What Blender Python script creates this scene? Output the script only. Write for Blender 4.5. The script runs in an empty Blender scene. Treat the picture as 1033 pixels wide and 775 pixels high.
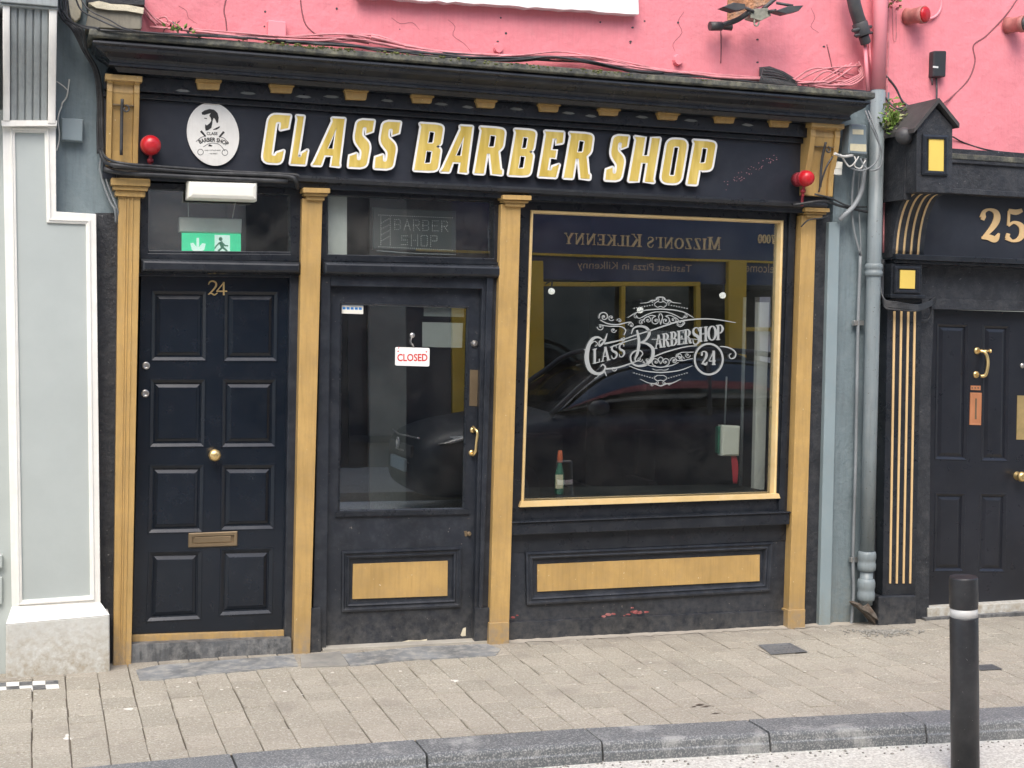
import bpy, math, random
from math import sin, cos, pi, radians
from mathutils import Vector, Matrix
from mathutils.geometry import tessellate_polygon
random.seed(7)
scene = bpy.context.scene
col = scene.collection

# ------------------------------------------------------------------ camera, sky, sun, exposure
FPX, CX, CY, D, CZ = 1450.0, 516.5, 387.5, 8.2357, 1.95
RW = Vector((0.94893264, -0.31468685, 0.02233892))
UP = Vector((-0.00686219, 0.05020377, 0.99871542))
FW = Vector((0.31540411, 0.94786696, -0.04548055))
cam = bpy.data.cameras.new('camera'); cam.sensor_width = 36; cam.lens = FPX / 1033 * 36
cam.clip_start = 0.05; cam.clip_end = 500
co = bpy.data.objects.new('camera', cam); col.objects.link(co)
m = Matrix((RW, UP, -FW)).transposed().to_4x4(); m.translation = Vector((0, -D, CZ)); co.matrix_world = m
scene.camera = co

SUN_EL, SUN_AZ = radians(52), radians(205)      # azimuth: compass, clockwise from +Y
w = bpy.data.worlds.new('World'); scene.world = w; w.use_nodes = True
wn = w.node_tree.nodes; wl = w.node_tree.links
bg = wn['Background']; bg.inputs['Strength'].default_value = 0.15
sk = wn.new('ShaderNodeTexSky'); sk.sky_type = 'NISHITA'; sk.sun_disc = False
sk.sun_elevation = SUN_EL; sk.sun_rotation = SUN_AZ; sk.air_density = 1.0; sk.dust_density = 3.0; sk.ozone_density = 1.0
wl.new(sk.outputs[0], bg.inputs[0])
sd = bpy.data.lights.new('sun', 'SUN'); sd.energy = 1.3; sd.angle = radians(35); sd.color = (1, .96, .9)
so = bpy.data.objects.new('sun', sd); col.objects.link(so)
sv = Vector((sin(SUN_AZ) * cos(SUN_EL), cos(SUN_AZ) * cos(SUN_EL), sin(SUN_EL)))
so.rotation_euler = sv.to_track_quat('Z', 'Y').to_euler(); so.location = (0, -20, 30)
vs = scene.view_settings; vs.view_transform = 'Standard'; vs.look = 'None'; vs.gamma = 1; vs.exposure = 0.95
vs.use_curve_mapping = False
scene.cycles.use_denoising = True
scene.cycles.max_bounces = 8; scene.cycles.transparent_max_bounces = 12

# ------------------------------------------------------------------ picture measurements -> places on the facade
def ray(px, py): return RW * ((px - CX) / FPX) + UP * (-(py - CY) / FPX) + FW
def P(px, py, Y=0.0):
    v = ray(px, py); t = (D + Y) / v.y
    return Vector((v.x * t, Y, v.z * t + CZ))
def G(x, y):
    return -0.008 + 0.012 * min(y, 0) - 0.02 * max(0, 1 - x)
def gp(px, py, dz=0.0):
    v = ray(px, py); z = 0
    for _ in range(12):
        t = (z + dz - CZ) / v.z; p = v * t + Vector((0, -D, CZ)); z = G(p.x, p.y)
    return Vector((p.x, p.y, z + dz))
def pm(Y):                       # map (px, py, n): n metres proud of the plane at depth Y
    def f(x, y, n):
        p = P(x, y, Y); p.y -= n; return p
    return f
def wm(O, U=(1, 0, 0), V=(0, 0, 1), N=(0, -1, 0)):
    O, U, V, N = map(Vector, (O, U, V, N))
    return lambda x, y, n: O + U * x + V * y + N * n

# ------------------------------------------------------------------ materials
MATS = {}
def new_mat(name):
    m = bpy.data.materials.new(name); m.use_nodes = True; MATS[name] = m
    nt = m.node_tree; return m, nt.nodes, nt.links, nt.nodes['Principled BSDF']
def nz(N, L, scale, detail=4, rough=.55, stretch=None):
    tc = N.new('ShaderNodeNewGeometry'); src = tc.outputs['Position']
    if stretch:
        mp = N.new('ShaderNodeVectorMath'); mp.operation = 'MULTIPLY'; mp.inputs[1].default_value = stretch
        L.new(src, mp.inputs[0]); src = mp.outputs[0]
    n = N.new('ShaderNodeTexNoise'); n.inputs['Scale'].default_value = scale; n.inputs['Detail'].default_value = detail
    n.inputs['Roughness'].default_value = rough; L.new(src, n.inputs['Vector']); return n.outputs['Fac']
def ramp(N, L, src, a, b, ca=(0, 0, 0, 1), cb=(1, 1, 1, 1)):
    r = N.new('ShaderNodeValToRGB'); r.color_ramp.elements[0].position = a; r.color_ramp.elements[1].position = b
    r.color_ramp.elements[0].color = ca; r.color_ramp.elements[1].color = cb; L.new(src, r.inputs[0]); return r.outputs[0]
def mixc(N, L, fac, a, b, mode='MIX'):
    x = N.new('ShaderNodeMix'); x.data_type = 'RGBA'; x.blend_type = mode
    for s, v in ((0, fac), (6, a), (7, b)):
        if hasattr(v, 'is_linked') or hasattr(v, 'links'): L.new(v, x.inputs[s])
        elif s == 0: x.inputs[0].default_value = v
        else: x.inputs[s].default_value = (*v[:3], 1)
    return x.outputs[2]
def bump(N, L, p, h, strength, dist=0.01):
    b = N.new('ShaderNodeBump'); b.inputs['Strength'].default_value = strength; b.inputs['Distance'].default_value = dist
    L.new(h, b.inputs['Height']); L.new(b.outputs[0], p.inputs['Normal'])
def paint(name, c, rough=.5, var=.12, dust=0, dustc=(.35, .33, .3), chips=0, chipc=(.5, .45, .38), scale=3, bs=.15, bscale=60, bdist=.002,
          metal=0, low=None, spec=.5, streak=0):
    m, N, L, p = new_mat(name)
    n1 = nz(N, L, scale, 6)
    dark = tuple(v * (1 - var) for v in c); lite = tuple(min(1, v * (1 + var)) for v in c)
    cur = mixc(N, L, ramp(N, L, n1, .3, .7), dark, lite)
    if streak:
        ns = nz(N, L, 9, 5, .6, (6, 6, .5)); cur = mixc(N, L, ramp(N, L, ns, .46, .68, (0, 0, 0, 1), (streak,) * 3 + (1,)), cur, tuple(v * .55 for v in c))
    if dust:
        n2 = nz(N, L, 14, 8, .7); cur = mixc(N, L, ramp(N, L, n2, .45, .72, (0, 0, 0, 1), (dust,) * 3 + (1,)), cur, dustc)
    if low:          # splash dirt and wear of the lowest part of the joinery: (height, amount, colour)
        g = N.new('ShaderNodeNewGeometry'); sx = N.new('ShaderNodeSeparateXYZ'); L.new(g.outputs['Position'], sx.inputs[0])
        mr = N.new('ShaderNodeMapRange'); mr.inputs[1].default_value = 0; mr.inputs[2].default_value = low[0]; mr.inputs[3].default_value = low[1]; mr.inputs[4].default_value = 0
        L.new(sx.outputs[2], mr.inputs[0]); n3 = nz(N, L, 22, 8, .7)
        mu = N.new('ShaderNodeMath'); mu.operation = 'MULTIPLY'; L.new(mr.outputs[0], mu.inputs[0]); L.new(ramp(N, L, n3, .35, .65), mu.inputs[1])
        cur = mixc(N, L, mu.outputs[0], cur, low[2])
    if chips:
        n4 = nz(N, L, 55, 4, .6); cur = mixc(N, L, ramp(N, L, n4, 1 - chips, 1 - chips + .02), cur, chipc)
    L.new(cur, p.inputs['Base Color'])
    rr = nz(N, L, 11, 6, .65); mr2 = N.new('ShaderNodeMapRange'); mr2.inputs[3].default_value = max(.03, rough - .12); mr2.inputs[4].default_value = min(1, rough + .15)
    L.new(rr, mr2.inputs[0]); L.new(mr2.outputs[0], p.inputs['Roughness'])
    p.inputs['Metallic'].default_value = metal; p.inputs['Specular IOR Level'].default_value = spec
    if bs: bump(N, L, p, nz(N, L, bscale, 5, .6), bs, bdist)
    return m
BLK = paint('black_gloss_paint', (.0135, .0165, .022), .28, .25, dust=.10, dustc=(.16, .16, .16), bs=.25, bscale=25, bdist=.002)
BLKW = paint('worn_black_paint', (.017, .021, .029), .36, .3, dust=.16, dustc=(.14, .15, .165), chips=.30, chipc=(.2, .18, .16), low=(.3, .6, (.13, .125, .115)), bs=.35, bscale=30, bdist=.003)
BLKR = paint('black_painted_render', (.022, .025, .031), .55, .3, dust=.3, dustc=(.12, .12, .12), chips=.3, chipc=(.25, .25, .25), bs=.8, bscale=45, bdist=.008)
SIGNB = paint('black_sign_board', (.022, .026, .036), .36, .2, dust=.12, dustc=(.08, .08, .09), bs=.1, bscale=12)
GOLD = paint('gold_paint', (.48, .31, .112), .36, .16, dust=.45, dustc=(.36, .25, .12), chips=.30, chipc=(.7, .6, .4), low=(.22, 1.1, (.30, .24, .17)), bs=.5, bscale=22, bdist=.004, streak=.3)
GOLDS = paint('gold_leaf', (.62, .40, .085), .4, .12, bs=.1, metal=.2, streak=.2)
STRIPE = paint('pale_gold', (.72, .5, .25), .4, .1, bs=0, metal=.1)
YEL = paint('yellow_gold', (.75, .55, .12), .5, .06, bs=0)
PINK = paint('pink_render', (.77, .245, .28), .75, .07, dust=.18, dustc=(.8, .38, .4), bs=.55, bscale=9, bdist=.02, streak=.12, scale=2)
PINKP = paint('pink_painted', (.85, .30, .34), .6, .05, dust=.1, dustc=(.6, .3, .3), bs=.3)
PINKC = paint('pink_painted_cable', (.62, .24, .26), .6, .3, dust=.5, dustc=(.25, .14, .14), scale=12, bs=.2)
BGREY = paint('blue_grey_render', (.165, .215, .235), .65, .14, dust=.3, dustc=(.26, .3, .31), bs=.6, bscale=30, bdist=.010, low=(.5, .6, (.22, .22, .19)), streak=.3)
BGP = paint('blue_grey_pipe_paint', (.215, .255, .268), .4, .1, dust=.35, dustc=(.28, .3, .3), chips=.33, chipc=(.1, .1, .1), bs=.3, streak=.4)
LGREY = paint('pale_grey_paint', (.41, .45, .435), .5, .05, dust=.15, dustc=(.36, .4, .39), bs=.25, bscale=20, bdist=.003)
SILV = paint('silver_grey_paint', (.30, .33, .33), .45, .12, bs=.3, dust=.3, dustc=(.2, .21, .2), streak=.4)
WHT = paint('off_white_paint', (.80, .79, .74), .5, .05, dust=.2, dustc=(.5, .48, .43), bs=.3, bscale=40, streak=.12)
WHTD = paint('dirty_white_plinth', (.56, .57, .54), .65, .08, dust=.15, dustc=(.42, .41, .37), low=(.36, 1.2, (.38, .34, .27)), bs=.6, bscale=30, bdist=.008)
WHTS = paint('white_sill_paint', (.85, .85, .83), .5, .03, bs=.2)
LEAD = paint('lead_flashing', (.055, .058, .052), .6, .3, dust=.75, dustc=(.26, .25, .17), scale=10, streak=.6, bs=.7, bscale=35, bdist=.01)
MOSS = paint('moss', (.10, .115, .03), .9, .4, bs=1, bscale=80, bdist=.01)
WOODS = paint('weathered_stone_block', (.26, .24, .19), .8, .25, dust=.4, dustc=(.14, .13, .1), bs=.6, streak=.5)
CREAM = paint('cream_stone', (.72, .66, .5), .8, .2, dust=.5, dustc=(.35, .31, .22), bs=.8, bscale=30, bdist=.01)
LIME = paint('limestone_flag', (.20, .21, .215), .6, .35, dust=.9, dustc=(.46, .44, .39), scale=4, bs=.4, bscale=40, bdist=.004)
STEP = paint('worn_step_stone', (.10, .105, .11), .5, .45, dust=.8, dustc=(.30, .30, .29), bs=1, bscale=30, bdist=.006, streak=.9)
CBLK = paint('black_cable', (.025, .027, .03), .45, .3, dust=.4, dustc=(.13, .13, .13), bs=0)
CGRY = paint('grey_cable', (.22, .24, .25), .5, .25, dust=.3, dustc=(.12, .12, .12), bs=0)
CWHT = paint('white_cable', (.62, .62, .58), .5, .15, bs=0)
BRASS = paint('brass', (.85, .62, .28), .32, .15, metal=.9, dust=.2, dustc=(.2, .15, .07), bs=.1)
BRNZ = paint('dull_bronze', (.24, .18, .11), .42, .2, metal=.6, bs=.2)
COPP = paint('copper_plate', (.75, .32, .16), .35, .15, metal=.6, bs=.1)
CHRM = paint('dull_chrome', (.55, .53, .5), .3, .15, metal=.9, bs=.1)
RED = paint('red_plastic', (.50, .012, .02), .3, .1, bs=0, dust=.12, dustc=(.5, .2, .18))
PLW = paint('white_plastic', (.82, .81, .72), .4, .04, bs=0)
PLG = paint('grey_plastic_box', (.20, .25, .27), .45, .08, bs=.1, dust=.25, dustc=(.3, .33, .34))
LBL = paint('cream_label', (.68, .62, .42), .6, .1, dust=.4, dustc=(.35, .34, .28), bs=0)
DARKM = paint('dark_metal', (.05, .052, .055), .5, .3, dust=.3, dustc=(.16, .14, .12), bs=.3)
RUST = paint('exposed_brick', (.42, .20, .10), .85, .4, dust=.5, dustc=(.5, .42, .34), bs=1, bscale=40, bdist=.02, scale=20)
BOLL = paint('bollard_black', (.022, .023, .026), .42, .2, dust=.2, dustc=(.12, .12, .12), bs=.1, chips=.3, chipc=(.3, .3, .3))
REFL = paint('reflective_white', (.62, .62, .6), .35, .05, bs=0)
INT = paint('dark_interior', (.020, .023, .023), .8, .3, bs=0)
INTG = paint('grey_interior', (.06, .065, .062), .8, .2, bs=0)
BLUEF = paint('navy_fascia', (.045, .062, .10), .4, .15, bs=0)
YELW = paint('mustard_joinery', (.62, .40, .03), .5, .1, bs=.1)
DECAL = paint('etched_vinyl', (.33, .35, .345), .6, .05, bs=0)
CARP = paint('car_paint', (.03, .034, .038), .4, .05, bs=0, spec=.2)
TYRE = paint('tyre_rubber', (.02, .02, .02), .8, .1, bs=0)
CDRK = paint('dark_pink_cable', (.22, .08, .09), .6, .3, bs=0)
INKB = paint('black_ink', (.02, .02, .02), .6, .05, bs=0)
INKR = paint('red_ink', (.6, .03, .03), .6, .05, bs=0)
BLUEI = paint('blue_ink', (.03, .2, .55), .6, .05, bs=0)
LEAFM = paint('weed_leaf', (.16, .26, .05), .6, .4, scale=40, bs=0)
LEAFP = paint('pale_leaf', (.42, .45, .2), .6, .2, scale=40, bs=0)
GREENB = paint('green_bottle_plastic', (.03, .16, .10), .3, .2, bs=0)
ORNG = paint('orange_cap', (.75, .16, .06), .4, .05, bs=0)
STUC = paint('opposite_render', (.55, .52, .45), .8, .1, bs=.3)
SIGNG = paint('exit_green', (.02, .42, .20), .4, .03, bs=0)
def emis(name, c, s):
    m, N, L, p = new_mat(name); p.inputs['Base Color'].default_value = (*c, 1)
    p.inputs['Emission Color'].default_value = (*c, 1); p.inputs['Emission Strength'].default_value = s; return m
EXITG = emis('lit_exit_green', (.03, .62, .30), .55)
EXITW = emis('lit_exit_white', (.75, .95, .85), .45)
BULB = emis('lamp_glow', (1, .95, .82), .9)
# pavers, kerb, road
def pavers():
    m, N, L, p = new_mat('paver_stone')
    g = N.new('ShaderNodeNewGeometry')
    c = ramp(N, L, g.outputs['Random Per Island'], 0, 1, (.335, .31, .25, 1), (.41, .375, .305, 1))
    sp = nz(N, L, 95, 3, .7); c = mixc(N, L, ramp(N, L, sp, .54, .66, (0, 0, 0, 1), (.75,) * 3 + (1,)), c, (.70, .66, .58))
    sp2 = nz(N, L, 75, 4, .7); c = mixc(N, L, ramp(N, L, sp2, .53, .64, (0, 0, 0, 1), (.65,) * 3 + (1,)), c, (.19, .165, .135))
    big = nz(N, L, 1.6, 6, .6); c = mixc(N, L, ramp(N, L, big, .35, .7, (0, 0, 0, 1), (.35,) * 3 + (1,)), c, (.30, .26, .21))
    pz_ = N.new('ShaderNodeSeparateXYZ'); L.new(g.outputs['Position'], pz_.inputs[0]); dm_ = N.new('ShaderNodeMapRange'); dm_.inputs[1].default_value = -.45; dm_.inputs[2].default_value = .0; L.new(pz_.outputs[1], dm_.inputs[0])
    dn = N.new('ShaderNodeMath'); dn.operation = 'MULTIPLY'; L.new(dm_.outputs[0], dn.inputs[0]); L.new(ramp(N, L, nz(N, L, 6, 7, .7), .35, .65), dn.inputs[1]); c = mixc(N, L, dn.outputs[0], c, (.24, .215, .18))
    st_ = nz(N, L, 3.2, 3, .5); c = mixc(N, L, ramp(N, L, st_, .60, .70, (0, 0, 0, 1), (.28,) * 3 + (1,)), c, (.20, .18, .155))
    wh = nz(N, L, 9, 1, .3); c = mixc(N, L, ramp(N, L, wh, .80, .81, (0, 0, 0, 1), (.85,) * 3 + (1,)), c, (.78, .76, .7))
    L.new(c, p.inputs['Base Color']); p.inputs['Roughness'].default_value = .85
    bump(N, L, p, nz(N, L, 140, 4, .7), .5, .004); return m
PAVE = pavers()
SAND = paint('joint_sand', (.13, .11, .085), .95, .25, bs=.5)
KERB = None
def kerbm():
    m, N, L, p = new_mat('kerb_limestone')
    g = N.new('ShaderNodeNewGeometry')
    c = ramp(N, L, g.outputs['Random Per Island'], 0, 1, (.115, .125, .13, 1), (.155, .165, .17, 1))
    sp = nz(N, L, 120, 2, .6); c = mixc(N, L, ramp(N, L, sp, .50, .62, (0, 0, 0, 1), (.7,) * 3 + (1,)), c, (.40, .40, .39))
    b = nz(N, L, 4, 7, .7); c = mixc(N, L, ramp(N, L, b, .56, .66, (0, 0, 0, 1), (.6,) * 3 + (1,)), c, (.44, .44, .42))
    L.new(c, p.inputs['Base Color']); p.inputs['Roughness'].default_value = .6
    bump(N, L, p, nz(N, L, 90, 4, .7), .5, .004); return m
KERB = kerbm()
def roadm():
    m, N, L, p = new_mat('road_asphalt')
    a = nz(N, L, 70, 3, .7); c = ramp(N, L, a, .28, .62, (.34, .32, .28, 1), (.74, .735, .67, 1))
    b = nz(N, L, 2, 5, .6); c = mixc(N, L, ramp(N, L, b, .4, .7, (0, 0, 0, 1), (.3,) * 3 + (1,)), c, (.62, .59, .53))
    L.new(c, p.inputs['Base Color']); p.inputs['Roughness'].default_value = .9
    bump(N, L, p, a, .8, .008); return m
ROAD = roadm()
def glass(name, fac, tint=(.93, .96, .95), grime=0.0):
    m, N, L, p = new_mat(name); N.remove(p)
    t = N.new('ShaderNodeBsdfTransparent'); t.inputs[0].default_value = (*tint, 1)
    g = N.new('ShaderNodeBsdfGlossy'); g.inputs['Roughness'].default_value = 0.0; g.inputs[0].default_value = (.93, .97, 1, 1)
    x = N.new('ShaderNodeMixShader'); x.inputs[0].default_value = fac
    L.new(t.outputs[0], x.inputs[1]); L.new(g.outputs[0], x.inputs[2]); out = x.outputs[0]
    b = N.new('ShaderNodeBump'); b.inputs['Strength'].default_value = .06; b.inputs['Distance'].default_value = .01
    L.new(nz(N, L, 1.3, 1, .3), b.inputs['Height']); L.new(b.outputs[0], g.inputs['Normal'])
    if grime:
        d = N.new('ShaderNodeBsdfDiffuse'); d.inputs[0].default_value = (.5, .48, .44, 1)
        y = N.new('ShaderNodeMixShader'); L.new(ramp(N, L, nz(N, L, 3.5, 8, .7), .35, .9, (0, 0, 0, 1), (grime,) * 3 + (1,)), y.inputs[0])
        L.new(out, y.inputs[1]); L.new(d.outputs[0], y.inputs[2]); out = y.outputs[0]
    L.new(out, N['Material Output'].inputs[0]); return m
GLASS = glass('shop_glass', .25, grime=.03)
GLASSD = glass('dusty_glass', .14, grime=.12)
CARG = glass('car_glass', .1, (.12, .13, .13))

# ------------------------------------------------------------------ mesh building
ORG = {}
def inset(poly, d):
    n = len(poly); a = sum(poly[i][0] * poly[(i + 1) % n][1] - poly[(i + 1) % n][0] * poly[i][1] for i in range(n))
    s = 1 if a > 0 else -1; out = []
    for i in range(n):
        p0, p1, p2 = Vector(poly[i - 1][:2]), Vector(poly[i][:2]), Vector(poly[(i + 1) % n][:2])
        e1 = (p1 - p0); e2 = (p2 - p1)
        if e1.length < 1e-9 or e2.length < 1e-9: out.append(tuple(p1)); continue
        e1.normalize(); e2.normalize()
        n1 = Vector((-e1.y, e1.x)) * s; n2 = Vector((-e2.y, e2.x)) * s; b = n1 + n2
        if b.length < 1e-6: b = n1
        else: b = b.normalized() / max(.45, b.normalized().dot(n1))
        out.append(tuple(p1 + b * d))
    return out
def rnd(pts, seg=5):             # rounded polygon from (x, y, radius)
    out = []; n = len(pts)
    for i in range(n):
        p = Vector(pts[i][:2]); r = pts[i][2] if len(pts[i]) > 2 else 0
        if not r: out.append(tuple(p)); continue
        a = Vector(pts[i - 1][:2]) - p; b = Vector(pts[(i + 1) % n][:2]) - p
        r = min(r, a.length * .5, b.length * .5) if r > 0 else -r
        A = p + a.normalized() * r; B = p + b.normalized() * r
        for k in range(seg + 1):
            t = k / seg; out.append(tuple(A * (1 - t) ** 2 + p * 2 * t * (1 - t) + B * t * t))
    return out
def smooth(pts, n=6):            # Catmull-Rom through tuples
    if len(pts) < 3: return [tuple(p) for p in pts]
    P_ = [Vector(p) for p in pts]; P_ = [P_[0] * 2 - P_[1]] + P_ + [P_[-1] * 2 - P_[-2]]; out = []
    for i in range(1, len(P_) - 2):
        for k in range(n):
            t = k / n; a, b, c, d = P_[i - 1:i + 3]
            out.append(tuple(.5 * (2 * b + (c - a) * t + (2 * a - 5 * b + 4 * c - d) * t * t + (3 * b - a - 3 * c + d) * t ** 3)))
    out.append(tuple(P_[-2])); return out
def circ(cx, cy, rx, ry=None, n=24, a0=0, a1=2 * pi):
    ry = ry or rx; full = abs(a1 - a0 - 2 * pi) < 1e-6
    return [(cx + rx * cos(a0 + (a1 - a0) * k / n), cy + ry * sin(a0 + (a1 - a0) * k / n)) for k in range(n + (0 if full else 1))]
class MB:
    def __init__(s): s.v = []; s.f = []; s.mi = []; s.cur = 0; s.sm = []
    def face(s, f, smooth=False): s.f.append(f); s.mi.append(s.cur); s.sm.append(smooth)
    def prism(s, mp, pts, n0, n1, holes=()):        # n0 back, n1 front
        loops = [list(pts)] + [list(h) for h in holes]
        base = len(s.v); flat = [p for l in loops for p in l]; N = len(flat)
        for p in flat: s.v.append(mp(p[0], p[1], n1))
        for p in flat: s.v.append(mp(p[0], p[1], n0))
        for t in tessellate_polygon([[Vector((p[0], p[1], 0)) for p in l] for l in loops]):
            s.face([base + i for i in t]); s.face([base + N + i for i in reversed(t)])
        o = 0
        for l in loops:
            k = len(l)
            for i in range(k):
                a, b = base + o + i, base + o + (i + 1) % k; s.face([a, b, b + N, a + N])
            o += k
        return s
    def rect(s, mp, x0, y0, x1, y1, n0, n1, holes=()): return s.prism(mp, [(x0, y0), (x1, y0), (x1, y1), (x0, y1)], n0, n1, holes)
    def rings(s, mp, poly, prof, cap=True, close=False):     # prof: (inset, n) rings
        k = len(poly); b0 = len(s.v)
        for d, n in prof:
            for p in inset(poly, d): s.v.append(mp(p[0], p[1], n))
        for j in range(len(prof) - 1 + (1 if close else 0)):
            for i in range(k):
                a = b0 + j * k + i; b = b0 + j * k + (i + 1) % k; j2 = (j + 1) % len(prof)
                s.face([a, b, b0 + j2 * k + (i + 1) % k, b0 + j2 * k + i])
        if cap: s.face([b0 + (len(prof) - 1) * k + i for i in range(k)])
        return s
    def ribbon(s, mp, pts, w, n0, n1, sm=0):
        if sm:
            if not isinstance(w, (int, float)):
                q = smooth([(p[0], p[1], ww) for p, ww in zip(pts, w)], sm); pts = [x[:2] for x in q]; w = [x[2] for x in q]
            else: pts = smooth([(p[0], p[1]) for p in pts], sm)
        n = len(pts); w = [w] * n if isinstance(w, (int, float)) else w
        Lp, Rp = [], []
        for i in range(n):
            d = Vector(pts[min(i + 1, n - 1)][:2]) - Vector(pts[max(i - 1, 0)][:2])
            if d.length < 1e-9: d = Vector((1, 0))
            d.normalize(); q = Vector((-d.y, d.x)) * max(w[i], 1e-5) / 2; c = Vector(pts[i][:2]); Lp.append(c + q); Rp.append(c - q)
        b = len(s.v)
        for i in range(n): s.v += [mp(*Lp[i], n1), mp(*Rp[i], n1), mp(*Rp[i], n0), mp(*Lp[i], n0)]
        for i in range(n - 1):
            for k in range(4): s.face([b + 4 * i + k, b + 4 * i + (k + 1) % 4, b + 4 * i + 4 + (k + 1) % 4, b + 4 * i + 4 + k])
        s.face([b, b + 1, b + 2, b + 3]); e = b + 4 * (n - 1); s.face([e, e + 1, e + 2, e + 3]); return s
    def box(s, a, b):
        x0, y0, z0 = a; x1, y1, z1 = b; i = len(s.v)
        s.v += [Vector(c) for c in ((x0, y0, z0), (x1, y0, z0), (x1, y1, z0), (x0, y1, z0), (x0, y0, z1), (x1, y0, z1), (x1, y1, z1), (x0, y1, z1))]
        for f in ((0, 1, 5, 4), (1, 2, 6, 5), (2, 3, 7, 6), (3, 0, 4, 7), (4, 5, 6, 7), (3, 2, 1, 0)): s.face([i + k for k in f])
        return s
    def tube(s, pts, r, seg=8, sm=5, cap=True):
        if sm and len(pts) > 2:
            if isinstance(r, (int, float)): pts = smooth([tuple(p) for p in pts], sm)
            else:
                q = smooth([(*p, rr) for p, rr in zip(pts, r)], sm) if False else None
        pts = [Vector(p) for p in pts]; n = len(pts); r = [r] * n if isinstance(r, (int, float)) else r
        b = len(s.v); ref = None
        for i in range(n):
            t = (pts[min(i + 1, n - 1)] - pts[max(i - 1, 0)])
            t = t.normalized() if t.length > 1e-9 else Vector((0, 0, 1))
            if ref is None: ref = t.orthogonal().normalized()
            ref = (ref - t * ref.dot(t)); ref = ref.normalized() if ref.length > 1e-6 else t.orthogonal().normalized()
            bi = t.cross(ref)
            for k in range(seg): s.v.append(pts[i] + (ref * cos(2 * pi * k / seg) + bi * sin(2 * pi * k / seg)) * r[i])
        for i in range(n - 1):
            for k in range(seg): s.face([b + i * seg + k, b + i * seg + (k + 1) % seg, b + (i + 1) * seg + (k + 1) % seg, b + (i + 1) * seg + k], True)
        if cap:
            s.face([b + k for k in range(seg)][::-1]); s.face([b + (n - 1) * seg + k for k in range(seg)])
        return s
    def lathe(s, O, axis, prof, seg=24):      # prof: (radius, distance along axis)
        O = Vector(O); ax = Vector(axis).normalized()
        pts = [O + ax * h for _, h in prof]; u = ax.orthogonal().normalized(); v = ax.cross(u); b = len(s.v)
        for (r, h), p in zip(prof, pts):
            for k in range(seg): s.v.append(p + (u * cos(2 * pi * k / seg) + v * sin(2 * pi * k / seg)) * max(r, 1e-4))
        for i in range(len(prof) - 1):
            for k in range(seg): s.face([b + i * seg + k, b + i * seg + (k + 1) % seg, b + (i + 1) * seg + (k + 1) % seg, b + (i + 1) * seg + k], True)
        s.face([b + k for k in range(seg)][::-1]); s.face([b + (len(prof) - 1) * seg + k for k in range(seg)]); return s
    def build(s, name, mats, parent=None, bevel=0, label=None):
        if not isinstance(mats, (list, tuple)): mats = [mats]
        if parent is not None: o = ORG[parent.name]
        else:
            xs = [v.x for v in s.v]; ys = [v.y for v in s.v]; zs = [v.z for v in s.v]
            o = Vector(((min(xs) + max(xs)) / 2, (min(ys) + max(ys)) / 2, min(zs)))
        me = bpy.data.meshes.new(name); me.from_pydata([tuple(Vector(v) - o) for v in s.v], [], s.f)
        for mt in mats: me.materials.append(mt)
        me.polygons.foreach_set('material_index', s.mi); me.polygons.foreach_set('use_smooth', s.sm); me.update()
        import bmesh
        bm = bmesh.new(); bm.from_mesh(me); bmesh.ops.recalc_face_normals(bm, faces=bm.faces); bm.to_mesh(me); bm.free()
        ob = bpy.data.objects.new(name, me); col.objects.link(ob)
        if parent is not None: ob.parent = parent
        else: ob.location = o
        ORG[ob.name] = o
        if bevel:
            md = ob.modifiers.new('edge', 'BEVEL'); md.width = bevel; md.segments = 2; md.limit_method = 'ANGLE'; md.angle_limit = radians(40)
        if label: ob['label'] = label
        return ob
def tag(o, label, cat, group=None, kind=None):
    if label: o['label'] = label
    if cat: o['category'] = cat
    if group: o['group'] = group
    if kind: o['kind'] = kind
    return o
def thing(name, label, cat, loc, group=None):
    o = bpy.data.objects.new(name, None); col.objects.link(o); o.location = loc; o.empty_display_size = .1; ORG[o.name] = Vector(loc)
    return tag(o, label, cat, group)
def structure(o): o['kind'] = 'structure'; return o

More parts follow.
